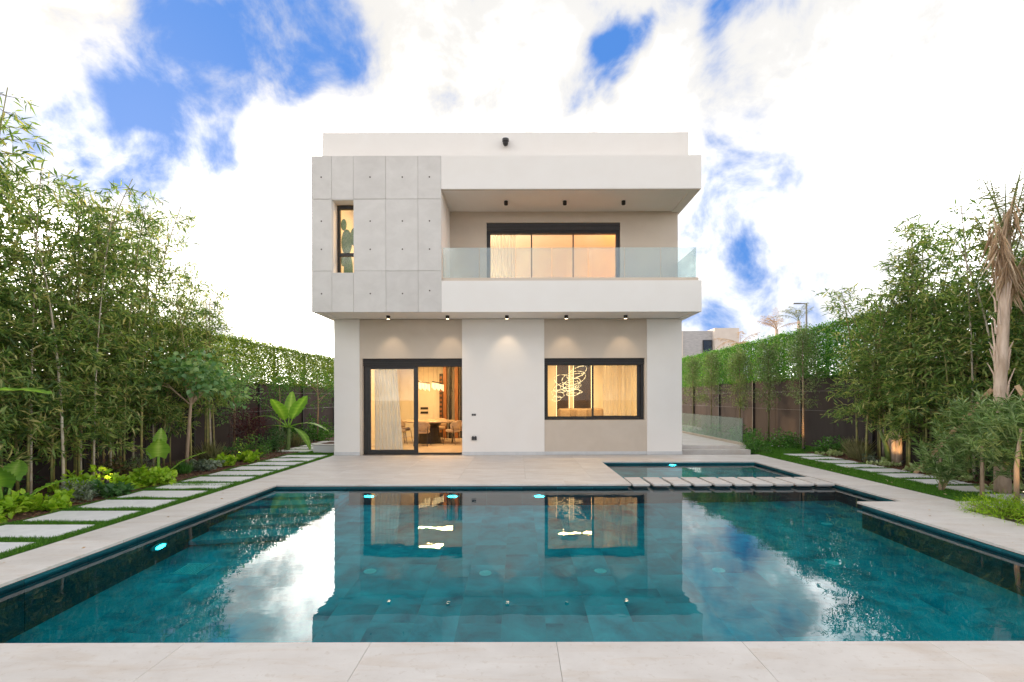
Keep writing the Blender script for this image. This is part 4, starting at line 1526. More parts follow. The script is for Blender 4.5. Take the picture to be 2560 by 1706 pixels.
# ================================================================== bamboo
def bamboo_variant(seed, H, ncul, spread, zlow=0.5):
    rng = np.random.default_rng(seed)
    culms, P, D, tw = [], [], [], MB()
    for c in range(ncul):
        h = H * rng.uniform(0.68, 1.0)
        b = np.array([rng.normal(0, spread * 0.45), rng.normal(0, spread * 0.45), 0.0])
        az = rng.uniform(0, 2 * PI)
        lean = rng.uniform(0.25, 0.95) * H / 5.5
        s = np.linspace(0, 1, 12)
        pts = np.stack([b[0] + lean * np.cos(az) * s ** 2.3, b[1] + lean * np.sin(az) * s ** 2.3, h * (s - 0.06 * s ** 3)], 1)
        rad = 0.017 * (1 - 0.8 * s) * rng.uniform(0.8, 1.25) + 0.003
        culms.append((pts, rad))
        z = zlow + rng.uniform(0, 0.5)
        while z < h * 0.985:
            t = z / h
            p0 = np.array([np.interp(t, s, pts[:, i]) for i in range(3)])
            for q in range(rng.integers(2, 5)):
                a = rng.uniform(0, 2 * PI)
                el = rng.uniform(0.05, 0.85)
                bl = rng.uniform(0.35, 0.95) * (1.0 - 0.45 * t) * (0.65 + 0.35 * min(1, t / 0.3))
                d0 = np.array([math.cos(a) * math.cos(el), math.sin(a) * math.cos(el), math.sin(el)])
                u = np.linspace(0, 1, 5)
                bp = p0 + d0 * bl * u[:, None] + np.array([0, 0, -0.32 * bl]) * (u[:, None] ** 2)
                tw.tube([tuple(x) for x in bp[::2]], [0.005, 0.0035, 0.002], 3, cap=False)
                nl = int((8 + bl * 30) * (1.0 if t < 0.55 else 0.72))
                uu = rng.uniform(0.22, 1.0, nl) ** 0.75
                lp = np.stack([np.interp(uu, u, bp[:, i]) for i in range(3)], 1)
                lp += rng.normal(0, 0.035, (nl, 3))
                side = rng.normal(0, 0.75, (nl, 3))
                ld = d0 * 0.75 + side + np.array([0, 0, -0.42])
                P.append(lp)
                D.append(ld)
            z += rng.uniform(0.13, 0.24)
    P, D = np.concatenate(P), np.concatenate(D)
    n = len(P)
    fol = leaf_mesh("foliage", P, D, rng.uniform(0.07, 0.21, n), rng.uniform(0.018, 0.037, n), M['bamboo_leaf'], rng, 0.2)
    twm = tw.mesh("twigs")
    twm.materials.append(M['twig'])
    cms = []
    for k, (pts, rad) in enumerate(culms):
        mb = MB().tube([tuple(p) for p in pts], list(rad), 7)
        me = mb.mesh("culm", smooth=True)
        me.materials.append(M['culm_tan'] if k % 4 == 3 else M['culm'])
        cms.append(me)
    return fol, twm, cms


BV = [bamboo_variant(31, 5.9, 8, 0.55), bamboo_variant(32, 5.7, 8, 0.6), bamboo_variant(33, 5.6, 7, 0.5, 0.9), bamboo_variant(34, 5.0, 6, 0.5, 1.0)]


def bamboo(x, y, v, rz, sc, label, group):
    root = empty("bamboo", (x, y, 0.0), label, "bamboo", group, rz=rz)
    root.scale = sc
    fol, twm, cms = BV[v]
    child("foliage", fol, root, kind="stuff")
    child("twigs", twm, root, kind="stuff")
    for c in cms:
        child("culm", c, root)


GL, GR = "bamboo clumps along the left fence", "bamboo clumps along the right fence"
for a in ((-7.75, 6.75, 0, 0.3, (1.05, 1.05, 1.16), "tall bamboo clump at the left edge of the picture", GL),
          (-7.85, 7.5, 1, 2.1, (1, 1, 1.0), "tall bamboo clump second from the left edge, behind the lit lime plants", GL),
          (-7.75, 8.55, 0, 4.0, (1, 1, 1.04), "tall bamboo clump third from the left edge, behind the coleus", GL),
          (-7.9, 9.6, 2, 1.0, (1, 1, 1.12), "tall bamboo clump behind the large upright elephant ear", GL),
          (-7.8, 10.7, 1, 5.2, (0.95, 0.95, 1.06), "bamboo clump behind the small round-leaved tree", GL),
          (-7.85, 12.1, 3, 0.6, (1.0, 1.0, 1.14), "bamboo clump right of the round-leaved tree, farthest on the left side", GL),
          (9.0, 7.0, 2, 1.2, (0.8, 0.8, 0.85), "bamboo clump at the right edge of the picture behind the palm trunk", GR),
          (8.95, 8.35, 0, 3.0, (0.95, 0.95, 0.9), "bamboo clump just left of the palm trunk", GR),
          (8.55, 9.3, 1, 0.2, (1.15, 1.15, 1.0), "bamboo clump behind the narrow-leaved shrubs on the right", GR),
          (8.55, 10.4, 0, 4.1, (1.15, 1.15, 1.04), "tallest bamboo clump on the right, above the broken stump", GR),
          (8.5, 11.6, 2, 2.5, (1.15, 1.15, 0.90), "bamboo clump on the right nearest to the house", GR)):
    bamboo(*a)

# ================================================================== trees
def cluster_leaves(rng, C, rad, n_per, L, W, outward=1.0, upb=0.2):
    C = np.asarray(C, float)
    m = len(C)
    rad = np.broadcast_to(np.asarray(rad, float), (m,))
    idx = np.repeat(np.arange(m), n_per)
    d = rand_dirs(rng, len(idx))
    r = rad[idx] * rng.random(len(idx)) ** 0.45
    P = C[idx] + d * r[:, None]
    D = d * outward + rng.normal(0, 0.55, d.shape) + np.array([0, 0, upb])
    return P, D, rng.uniform(L[0], L[1], len(idx)), rng.uniform(W[0], W[1], len(idx))


def add_foliage(root, name, arr, mat, rng, shape='lance', fold=0.2):
    P, D, L, W = arr
    me = leaf_mesh(name, P, D, L, W, mat, rng, fold, shape)
    return child(name, me, root, kind="stuff")


def slender_tree(x, y, H, seed, label, lit=False):
    """thin staked tree: bare stem, whorled leaf clusters on short side branches"""
    rng = np.random.default_rng(seed)
    root = empty("slender_tree", (x, y, 0), label, "tree", "slender trees along the right fence")
    tm = MB().tube([(0, 0, 0), (0.01, 0.01, H * 0.5), (-0.01, 0, H * 0.95)], [0.035, 0.024, 0.008], 8).mesh("trunk", smooth=True)
    tm.materials.append(M['bark'] if lit else M['bark_green'])  # lit trunk gets paler tan bark, lamplight put into its colour
    child("trunk", tm, root)
    C, bm = [], MB()
    z = H * 0.32
    while z < H:
        t = (z / H - 0.32) / 0.68
        reach = (0.75 - 0.45 * t) * rng.uniform(0.55, 1.0)
        a = rng.uniform(0, 2 * PI)
        n = 1 if t < 0.35 else 2
        for q in range(n):
            aa = a + q * PI + rng.normal(0, 0.4)
            e = np.array([math.cos(aa) * reach, math.sin(aa) * reach, z + 0.18 + 0.25 * reach])
            bm.tube([(0, 0, z), tuple(e * [0.5, 0.5, 1] - [0, 0, 0.08]), tuple(e)], [0.01, 0.007, 0.004], 4)
            for s in np.linspace(0.45, 1.0, 3):
                C.append(e * [s, s, 1] + np.array([0, 0, -0.12 * (1 - s)]) + rng.normal(0, 0.05, 3))
        z += rng.uniform(0.08, 0.18)
    for q in range(5):
        C.append([rng.normal(0, 0.08), rng.normal(0, 0.08), H - 0.1 * q])
    bmm = bm.mesh("branches")
    bmm.materials.append(M['bark_green'])
    child("branches", bmm, root, kind="stuff")
    add_foliage(root, "crown", cluster_leaves(rng, C, 0.17, 42, (0.05, 0.09), (0.018, 0.03)), M['pitto'], rng)


for k, (x, y, H, lab) in enumerate(((8.43, 14.3, 3.4, "slender tree with a warmly lit trunk, nearest of the row on the right"),
                                    (8.40, 16.2, 3.2, "slender tree second nearest in the row on the right"),
                                    (8.40, 18.3, 3.1, "slender tree with a bare stem in the middle of the row on the right"),
                                    (8.40, 21.0, 3.3, "slender bushy tree second from the house behind the glass railing"),
                                    (8.40, 23.2, 3.2, "slender bushy tree closest to the house behind the glass railing"))):
    slender_tree(x, y, H, 60 + k, lab, k == 0)


def round_tree():
    rng = np.random.default_rng(71)
    root = empty("round_leaved_tree", (-7.2, 10.5, 0), "small tree with pale trunk and heart-shaped leaves in front of the bamboo", "tree")
    tm = MB().tube([(0, 0, 0), (0.03, 0, 0.6), (0.10, 0, 1.45), (0.13, 0, 2.0)], [0.042, 0.036, 0.030, 0.016], 9).mesh("trunk", smooth=True)
    tm.materials.append(M['bark'])
    child("trunk", tm, root)
    bm, C = MB(), []
    for k in range(26):
        a = rng.uniform(0, 2 * PI)
        r = rng.uniform(0.25, 0.95)
        zz = 1.55 + 0.75 * (1 - r) * rng.uniform(0.5, 1.6) + rng.uniform(-0.05, 0.35)
        e = np.array([0.12 + r * math.cos(a), r * math.sin(a), zz])
        if k % 3 == 0:
            bm.tube([(0.10, 0, 1.4), tuple((e + [0.1, 0, 1.5]) / 2 + [0, 0, 0.08]), tuple(e)], [0.014, 0.009, 0.004], 5)
        C.append(e)
        C.append(e + rng.normal(0, 0.12, 3))
    bmm = bm.mesh("branches"); bmm.materials.append(M['bark'])
    child("branches", bmm, root, kind="stuff")
    P, D, L, W = cluster_leaves(rng, C, 0.24, 17, (0.08, 0.13), (0.08, 0.12), upb=-0.5)
    add_foliage(root, "crown", (P, D, L, W), M['cercis'], rng, 'broad', 0.12)


round_tree()


def leafy_tree(x, y, H, z0, r, seed, label, mat, leaf, n=1, trunk='bark', tr=0.03):
    rng = np.random.default_rng(seed)
    root = empty("garden_tree", (x, y, 0), label, "tree")
    tm = MB().tube([(0, 0, 0), (0.03, 0.02, H * 0.5), (0, 0, H * 0.9)], [tr, tr * 0.8, tr * 0.3], 8).mesh("trunk", smooth=True)
    tm.materials.append(M[trunk])
    child("trunk", tm, root)
    C = []
    for k in range(int(26 * n)):
        u = rand_dirs(rng, 1)[0] * rng.random() ** 0.4
        C.append([u[0] * r, u[1] * r, (z0 + H) / 2 + u[2] * (H - z0) / 2])
    bm = MB()
    for c in C[::3]:
        bm.tube([(0, 0, max(z0 * 0.8, c[2] - 0.4)), tuple(c)], [0.01, 0.004], 4)
    bmm = bm.mesh("branches"); bmm.materials.append(M[trunk])
    child("branches", bmm, root, kind="stuff")
    add_foliage(root, "crown", cluster_leaves(rng, C, 0.22, 45, *leaf), mat, rng)


leafy_tree(-8.0, 13.6, 2.6, 0.9, 0.75, 73, "airy green tree hanging over the dark fence behind the purple maple", M['cercis'], ((0.06, 0.10), (0.03, 0.05)), 1.2)
leafy_tree(-7.3, 17.6, 2.55, 1.25, 0.85, 74, "small tree with a tan trunk close to the left house corner", M['green'], ((0.05, 0.09), (0.03, 0.04)), 1.1)
leafy_tree(-7.7, 15.6, 2.2, 0.9, 0.6, 75, "thin green tree behind the banana plant", M['green'], ((0.05, 0.09), (0.03, 0.04)), 0.9)
leafy_tree(-7.35, 13.2, 1.3, 0.35, 0.45, 76, "purple-leaved maple shrub beside the banana plant", M['purple'], ((0.05, 0.08), (0.02, 0.035)), 1.3, 'bark_green', 0.02)


def rosette_tree(x, y, z0, H, r, seed, label, ntip, stake=True, lx=0.0):
    """narrow-leaved small tree: whorls of long leaves at the branch tips"""
    rng = np.random.default_rng(seed)
    root = empty("narrow_leaved_tree", (x, y, 0), label, "tree", "narrow-leaved trees in front of the palm")
    tm = MB().tube([(0, 0, 0), (0.01, 0.01, z0), (lx * 0.5, 0, (z0 + H) / 2)], [0.032, 0.028, 0.014], 9).mesh("trunk", smooth=True)
    tm.materials.append(M['bark'])
    child("trunk", tm, root)
    P, D, bm = [], [], MB()
    for k in range(ntip):
        u = rand_dirs(rng, 1, -0.75, 1.0)[0] * rng.random() ** 0.33
        c = np.array([lx + u[0] * r, u[1] * r, (z0 + H) / 2 + u[2] * (H - z0) / 2])
        ax = unit(np.array([u[0] * 0.9, u[1] * 0.9, 0.75 + 0.3 * u[2]]))
        st = c - ax * rng.uniform(0.2, 0.4)
        bm.tube([tuple(st), tuple(c)], [0.007, 0.004], 4, cap=False)
        m = 26
        dd = rand_dirs(rng, m, -0.35, 0.95)
        P.append(c - ax * rng.uniform(0, 0.16, m)[:, None])
        D.append(dd + ax * 0.35 + np.array([0, 0, -0.1]))
    P, D = np.concatenate(P), np.concatenate(D)
    n = len(P)
    bmm = bm.mesh("branches"); bmm.materials.append(M['stalk'])
    child("branches", bmm, root, kind="stuff")
    add_foliage(root, "crown", (P, D, rng.uniform(0.11, 0.19, n), rng.uniform(0.012, 0.019, n)), M['olea'], rng)


rosette_tree(6.62, 6.42, 0.62, 1.62, 0.72, 81, "narrow-leaved small tree with lit trunk rising from the lime ground cover", 60, lx=0.12)
rosette_tree(7.15, 7.45, 0.20, 1.66, 0.62, 82, "narrow-leaved small tree left of the palm, over the leaning prop", 95)
rosette_tree(7.55, 7.0, 0.15, 1.70, 0.62, 83, "narrow-leaved small tree directly in front of the palm trunk", 95)
rosette_tree(6.95, 7.95, 0.12, 0.95, 0.42, 84, "low narrow-leaved shrub leaning over the pads beside the prop", 34)

# ================================================================== palm with dead skirt
def frond(rng, base, az, el, L, droop, nl, leafL, mat, leaf_droop, lw=1.0):
    u = np.linspace(0, 1, 9)
    pts = [np.array(base, float)]
    e = el
    for k in range(8):
        d = np.array([math.cos(az) * math.cos(e), math.sin(az) * math.cos(e), math.sin(e)])
        pts.append(pts[-1] + d * L / 8)
        e -= droop / 8
    pts = np.array(pts)
    uu = np.linspace(0.22, 1.0, nl)
    P = np.stack([np.interp(uu, u, pts[:, i]) for i in range(3)], 1)
    T = unit(np.gradient(P, axis=0))
    Sd = unit(np.cross(T, np.array([0, 0, 1.0]) + 1e-3))
    P2 = np.concatenate([P, P])
    D2 = np.concatenate([T * 0.6 + Sd, T * 0.6 - Sd]) + rng.normal(0, 0.22, (2 * nl, 3)) + np.array([0, 0, leaf_droop])
    LL = np.concatenate([leafL * np.sin(np.linspace(0.5, 2.9, nl))] * 2) * rng.uniform(0.6, 1.1, 2 * nl)
    V, polys, at = leaf_arrays(P2, D2, LL, lw * rng.uniform(0.014, 0.026, 2 * nl), rng, 0.1)
    tb = MB().tube([tuple(p) for p in pts], list(np.linspace(0.016, 0.004, 9)), 5, cap=False)
    nv = len(V)
    V = np.concatenate([V, np.array(tb.v)])
    polys.append(np.array(tb.f) + nv)
    at = np.concatenate([at, np.full(len(tb.v), 0.3)])
    return np_mesh("frond", V, polys, mat, at)


def palm():
    rng = np.random.default_rng(91)
    root = empty("palm_tree", (7.75, 7.75, 0), "propped palm with peeling trunk, hanging dead fronds and few green ones", "palm")
    pts = [(0.02, 0, 0), (0.0, 0, 0.8), (-0.02, 0, 1.7), (0.03, 0, 2.6), (0.06, 0, 3.4), (0.10, 0, 4.5)]
    tm = MB().tube(pts, [0.11, 0.088, 0.080, 0.074, 0.070, 0.05], 14).mesh("trunk", smooth=True)
    tm.materials.append(M['palmbark'])
    child("trunk", tm, root)
    for k in range(16):      # torn leaf bases sticking off the trunk
        a = rng.uniform(0, 2 * PI)
        z = rng.uniform(1.3, 3.2)
        c = np.array([0.07 * math.cos(a), 0.07 * math.sin(a), z])
        o = np.array([math.cos(a), math.sin(a), 0])
        m = MB().tube([tuple(c - [0, 0, 0.12]), tuple(c + o * 0.02 + [0, 0, 0.1]), tuple(c + o * rng.uniform(0.03, 0.10) + [0, 0, rng.uniform(0.18, 0.38)])], [0.016, 0.013, 0.004], 5).mesh("leaf_base")
        m.materials.append(M['palmbark'])
        child("leaf_base", m, root)
    for k in range(9):      # dry fronds, their leaflets hanging in strands
        a = rng.uniform(0, 2 * PI)
        zb = rng.uniform(2.9, 4.3)
        m = frond(rng, (0.06 + 0.05 * math.cos(a), 0.05 * math.sin(a), zb), a, rng.uniform(1.25, 1.5), rng.uniform(0.5, 0.9), rng.uniform(-0.1, 0.5), 20, 0.62, M['dead'], -3.2, 0.5)
        child("frond", m, root)
    for k in range(10):
        a = rng.uniform(0, 2 * PI)
        m = frond(rng, (0.09, 0, rng.uniform(3.5, 4.2)), a, rng.uniform(1.1, 1.45), rng.uniform(1.1, 1.6), rng.uniform(-0.1, 0.4), 34, 0.30, M['frond'], -0.5, 0.65)
        child("frond", m, root)
    m = frond(rng, (0.10, 0, 4.2), 0.3, 1.32, 1.75, 0.3, 30, 0.16, M['frond'], 0.2)
    child("frond", m, root)


palm()
for (a, b, lab) in (((8.0, 9.75, 0.0), (7.74, 7.9, 1.66), "bare timber prop leaning on the palm trunk, left one"),
                    ((8.35, 7.0, 0.0), (7.86, 7.62, 1.72), "bare timber prop leaning on the palm trunk, right one"),
                    ((7.0, 8.0, 0.0), (7.62, 7.8, 1.45), "short timber prop slanting from the mulch beside the pads")):
    A, B = Vector(a), Vector(b)
    o = MB().tube([A, B], 0.045, 4).build("timber_prop", M['timber'], bevel=0.003)
    tag(o, lab, "prop", "timber props of the palm")

# ---- broken banana stump, lit from below
def stump():
    rng = np.random.default_rng(95)
    root = empty("banana_stump", (8.75, 11.2, 0), "broken dry banana stump glowing in a garden light before the right bamboo", "stump")
    for k in range(9):
        a = rng.uniform(0, 2 * PI)
        h = rng.uniform(0.45, 0.95)
        o = np.array([math.cos(a), math.sin(a), 0])
        m = MB().tube([tuple(o * 0.07), tuple(o * 0.08 + [0, 0, h * 0.6]), tuple(o * rng.uniform(0.06, 0.25) + [0, 0, h])], [0.07, 0.055, 0.008], 6).mesh("stalk_piece", smooth=True)
        m.materials.append(M['palmbark'])
        child("stalk_piece", m, root)
    m = MB().tube([(0.02, 0, 0.6), (0.12, 0, 1.0), (0.30, 0.0, 1.5), (0.38, 0, 1.72)], [0.05, 0.035, 0.02, 0.008], 6).mesh("stem", smooth=True)
    m.materials.append(M['stalk'])
    child("stem", m, root)
    m = MB().tube([(-0.15, 0, 0), (-0.22, 0, 0.4), (-0.36, 0, 0.78)], [0.06, 0.045, 0.03], 6).mesh("stem", smooth=True)
    m.materials.append(M['stalk'])
    child("stem", m, root)


stump()

# ================================================================== big-leaved plants
def paddle(rng, base, az, el, Lp, L, W, droop, mat, kind='paddle', fold=0.3):
    """one large leaf on its stalk"""
    pts = [np.array(base, float)]
    e = el
    n = 16
    stalk = MB()
    sp = [pts[0]]
    for k in range(4):
        d = np.array([math.cos(az) * math.cos(e), math.sin(az) * math.cos(e), math.sin(e)])
        sp.append(sp[-1] + d * Lp / 4)
        e -= droop * 0.08
    pts = [sp[-1]]
    if kind == 'heart':
        e -= 0.12
    es = []
    for k in range(n):
        d = np.array([math.cos(az) * math.cos(e), math.sin(az) * math.cos(e), math.sin(e)])
        es.append(d)
        pts.append(pts[-1] + d * L / n)
        e -= droop / n
    es.append(es[-1])
    pts = np.array(pts)
    side = np.array([-math.sin(az), math.cos(az), 0])
    t = np.linspace(0, 1, n + 1)
    if kind == 'paddle':
        w = W * np.sin(PI * np.clip(t, 0.02, 0.985) ** 0.85) ** 0.6
    else:
        w = W * np.interp(t, [0, 0.1, 0.28, 0.5, 0.75, 0.92, 1], [0.62, 0.92, 1.0, 0.86, 0.52, 0.2, 0.02])
    V = []
    cols = [-1, -0.5, 0, 0.5, 1]
    for i in range(n + 1):
        nrm = np.cross(es[i], side)
        nrm = nrm / np.linalg.norm(nrm)
        if nrm[2] < 0: nrm = -nrm
        back = es[i] * (-0.13 * L if kind == 'heart' and i == 0 else 0.0)
        for c in cols:
            rip = 0.045 * W * (1 if i % 2 else -1) * abs(c) * (2.2 if kind == 'heart' else 1)
            lift = fold * abs(c) * w[i] - 0.16 * (c * c) * w[i] + rip + rng.normal(0, 0.006) - 0.10 * w[i] * abs(c) * (rng.random() < 0.15)
            V.append(pts[i] + side * c * w[i] + nrm * lift + back * abs(c))
    F = []
    m = len(cols)
    for i in range(n):
        for q in range(m - 1):
            F.append((i * m + q, i * m + q + 1, (i + 1) * m + q + 1, (i + 1) * m + q))
    rr = rng.random()
    at = np.array([0.15 + rr * 0.4 + (0.45 if q % m == 2 else 0.0) + 0.13 * ((q // m) % 2) + rng.normal(0, 0.05) for q in range(len(V))])
    stalk.tube([tuple(p) for p in sp], list(np.linspace(0.026, 0.014, 5) * (W / 0.2) ** 0.5), 6, cap=False)
    nv = len(V)
    V = np.concatenate([np.array(V), np.array(stalk.v)])
    at = np.concatenate([at, np.full(len(stalk.v), 0.8)])
    return np_mesh("leaf", V, [np.array(F), np.array(stalk.f) + nv], mat, at, smooth=True)


def big_plant(name, x, y, label, cat, seed, leaves, stem=None, mat='banana', kind='paddle'):
    rng = np.random.default_rng(seed)
    root = empty(name, (x, y, 0), label, cat)
    if stem:
        m = MB().tube([(0, 0, 0), (0.02, 0, stem[0] * 0.5), (0.04, 0, stem[0])], [stem[1], stem[1] * 0.8, stem[1] * 0.5], 9).mesh("stem", smooth=True)
        m.materials.append(M['stalk'])
        child("stem", m, root)
    for (az, el, Lp, L, W, droop) in leaves:
        b = (0.04 * math.cos(R(az)), 0.04 * math.sin(R(az)), stem[0] * 0.92 if stem else 0.02)
        child("leaf", paddle(rng, b, R(az), el, Lp, L, W, droop, M[mat], kind), root)


big_plant("banana_plant", -6.85, 14.4, "young banana plant with broad upright leaves near the left house corner", "banana plant", 101,
          [(100, 1.35, 0.30, 0.85, 0.16, 0.25), (-105, 1.2, 0.25, 0.80, 0.25, 0.4), (-30, 1.0, 0.30, 0.95, 0.23, 0.25), (165, 0.7, 0.4, 0.95, 0.12, 0.9),
           (-10, 0.40, 0.35, 1.0, 0.12, 0.8), (-35, 0.05, 0.35, 1.0, 0.11, 0.9), (200, 0.3, 0.3, 0.85, 0.11, 0.9)], stem=(0.75, 0.07))
big_plant("banana_plant", -7.35, 6.0, "banana plant at the left edge, one broad leaf reaching into the picture", "banana plant", 102,
          [(2, 0.40, 0.30, 1.20, 0.22, 0.45), (120, 0.9, 0.4, 0.9, 0.18, 0.8), (230, 0.8, 0.4, 0.9, 0.18, 0.8)], stem=(1.58, 0.07))
big_plant("elephant_ear", -6.86, 9.2, "elephant ear plant with one large pleated lime leaf facing the pool", "plant", 103,
          [(-50, 1.32, 0.46, 0.44, 0.19, 0.35), (110, 1.45, 0.66, 0.32, 0.12, 0.1), (15, 0.75, 0.45, 0.50, 0.08, 0.3)], mat='banana', kind='heart')
big_plant("elephant_ear", -6.95, 6.55, "dark green elephant ear plant in the lower left corner", "plant", 104,
          [(-60, 1.30, 0.38, 0.40, 0.17, 0.4), (15, 0.72, 0.45, 0.48, 0.11, 0.4), (120, 1.2, 0.45, 0.38, 0.15, 0.5), (-20, 0.9, 0.22, 0.30, 0.13, 0.6)], mat='banana', kind='heart')

# ================================================================== shrubs and ground cover
def shrub(name, x, y, rx, ry, h, n, leaf, mat, label, cat="shrub", seed=None, shape='lance', group=None, z0=0.02, up=0.3, extra=None):
    rng = np.random.default_rng(seed if seed is not None else int(abs(x * 131 + y * 17) * 10))
    root = empty(name, (x, y, 0), label, cat, group)
    m = max(8, n // 40)
    d = rand_dirs(rng, m, -0.05, 1.0)
    lump = rng.uniform(0.75, 1.08, m)
    C = np.stack([d[:, 0] * rx * lump, d[:, 1] * ry * lump, z0 + np.abs(d[:, 2]) * (h - 0.04) * lump * 0.9], 1)
    C = np.concatenate([C, C * np.array([0.55, 0.55, 0.6])])
    s = 0.30 * min(rx, ry, max(h, 0.1) * 1.2)
    P, D, L, W = cluster_leaves(rng, C, s, max(6, n // (2 * m)), leaf[0], leaf[1], upb=up)
    P[:, 2] = np.maximum(P[:, 2], 0.015)
    st = MB()
    for c in C[: m: 2]:
        st.tube([(c[0] * 0.15, c[1] * 0.15, 0.0), tuple(c)], [0.008, 0.003], 4, cap=False)
    sm = st.mesh("stems"); sm.materials.append(M['twig'])
    child("stems", sm, root, kind="stuff")
    add_foliage(root, "foliage", (P, D, L, W), M[mat], rng, shape)
    if extra:
        k = extra[1]
        i = rng.integers(0, len(P), k)
        FP = P[i] + np.array([0, 0, 0.03])
        FP = np.repeat(FP, 5, 0)
        add_foliage(root, "blossom", (FP, rand_dirs(rng, len(FP), -0.2, 1), rng.uniform(0.025, 0.035, len(FP)), np.full(len(FP), 0.025)), M[extra[0]], rng, 'broad')
    return root


def tuft(name, x, y, h, n, mat, label, spread=0.35, w=0.006):
    rng = np.random.default_rng(int(abs(x * 71 + y * 29) * 10))
    root = empty(name, (x, y, 0), label, "ornamental grass")
    P = np.stack([rng.normal(0, 0.06, n), rng.normal(0, 0.06, n), np.zeros(n)], 1)
    D = np.stack([rng.normal(0, spread, n), rng.normal(0, spread, n), np.ones(n)], 1)
    add_foliage(root, "blades", (P, D, rng.uniform(0.5, 1.0, n) * h, rng.uniform(0.7, 1.5, n) * w), M[mat], rng)


LIME = ((0.07, 0.12), (0.06, 0.10))
# left bed, front to back
shrub("lime_vine", -6.85, 6.25, 0.55, 0.5, 0.26, 520, LIME, 'lime', "patch of lime sweet potato vine in the lower left corner", "ground cover", shape='broad', up=0.5)
shrub("lime_vine", -6.62, 6.85, 0.28, 0.3, 0.20, 230, LIME, 'lime', "small lime vine patch spilling toward the pads beside the dark elephant ear", "ground cover", shape='broad', up=0.5)
shrub("silver_shrub", -6.68, 7.35, 0.28, 0.28, 0.27, 420, ((0.06, 0.10), (0.014, 0.024)), 'grey', "silvery grey-green plant between the two lime vine patches", "plant")
shrub("deep_green_plant", -6.55, 7.75, 0.24, 0.25, 0.22, 260, ((0.08, 0.13), (0.05, 0.075)), 'deep', "dark green broad-leaved plant in front of the garden light", "plant", shape='broad')
shrub("lime_vine", -7.05, 7.95, 0.45, 0.4, 0.36, 460, LIME, 'lime', "lime vine mound behind the glowing garden light", "ground cover", shape='broad', up=0.5)
shrub("lime_vine", -6.62, 8.55, 0.42, 0.5, 0.28, 560, LIME, 'lime', "wide lime vine patch at the pads, right of the garden light", "ground cover", shape='broad', up=0.5)
shrub("violet_flower_spike", -7.0, 8.15, 0.10, 0.10, 0.50, 200, ((0.02, 0.035), (0.012, 0.02)), 'violet', "violet flower spike above the garden light", "flower", up=0.8)
shrub("coleus", -7.5, 8.9, 0.42, 0.35, 0.5, 420, ((0.05, 0.09), (0.035, 0.06)), 'red', "red and green coleus in front of the bamboo stems", "plant", shape='broad')
shrub("rosemary", -7.45, 9.7, 0.25, 0.25, 0.62, 620, ((0.04, 0.07), (0.006, 0.010)), 'grey', "upright grey-green rosemary left of the elephant ear", "shrub", up=0.9)
shrub("rosemary", -7.3, 9.15, 0.24, 0.22, 0.55, 520, ((0.04, 0.07), (0.006, 0.010)), 'pitto', "upright olive rosemary beside the coleus", "shrub", up=0.9)
tuft("grass_tuft", -6.85, 9.9, 0.32, 260, 'green', "low green grass tuft beside the elephant ear")
shrub("silver_heuchera", -6.75, 10.35, 0.35, 0.35, 0.22, 340, ((0.06, 0.10), (0.05, 0.09)), 'grey', "silver-leaved low plant at the foot of the round-leaved tree", "plant", shape='broad')
shrub("lime_vine", -6.75, 11.1, 0.32, 0.35, 0.20, 330, LIME, 'lime', "lime vine patch right of the round-leaved tree's trunk", "ground cover", shape='broad', up=0.5)
tuft("grass_tuft", -7.2, 11.35, 0.62, 420, 'straw', "tall wispy straw-coloured grass behind the round-leaved tree", 0.45)
shrub("green_plant", -7.2, 11.9, 0.35, 0.3, 0.32, 300, ((0.07, 0.11), (0.05, 0.08)), 'deep', "dark leafy plant left of the round green shrub", "plant", shape='broad')
shrub("lime_vine", -6.62, 12.0, 0.30, 0.5, 0.18, 360, LIME, 'lime', "lime vine patch in front of the round green shrub", "ground cover", shape='broad', up=0.5)
shrub("round_shrub", -7.05, 12.85, 0.44, 0.42, 0.58, 1000, ((0.04, 0.06), (0.022, 0.034)), 'green', "round dense green shrub beside the pads, nearer one", "shrub", shape='broad')
shrub("round_shrub", -7.1, 14.0, 0.36, 0.36, 0.74, 900, ((0.04, 0.06), (0.022, 0.034)), 'deep', "taller dense green shrub behind the round one", "shrub", shape='broad')
shrub("rosemary", -7.3, 15.0, 0.32, 0.3, 0.80, 700, ((0.05, 0.08), (0.008, 0.012)), 'grey', "grey-green rosemary in front of the banana stem", "shrub", up=0.9)
shrub("flowering_shrub", -7.45, 16.1, 0.45, 0.4, 0.5, 640, ((0.05, 0.08), (0.03, 0.045)), 'green', "shrub with small pink flowers left of the far pads", "shrub", shape='broad', extra=('flower', 26))
shrub("flowering_shrub", -7.55, 17.6, 0.6, 0.5, 0.5, 640, ((0.06, 0.09), (0.04, 0.06)), 'green', "bright leafy shrub with pink flowers by the left house corner", "shrub", shape='broad', extra=('flower', 16))
shrub("leafy_plant", -7.9, 19.0, 0.7, 0.7, 1.0, 800, ((0.09, 0.14), (0.04, 0.06)), 'green', "tall leafy plant at the far end of the left bed", "plant", shape='broad')
tuft("grass_tuft", -7.95, 16.5, 0.9, 300, 'deep', "dark strappy grass under the thin tree", 0.4, 0.014)
tuft("grass_tuft", -7.15, 15.5, 0.55, 160, 'straw', "arching yellow-green blades beside the banana stem", 0.5, 0.009)
shrub("fence_shrub", -8.05, 7.6, 0.3, 0.6, 0.55, 420, ((0.07, 0.11), (0.02, 0.03)), 'deep', "dark low shrub at the fence foot under the left bamboo", "shrub")
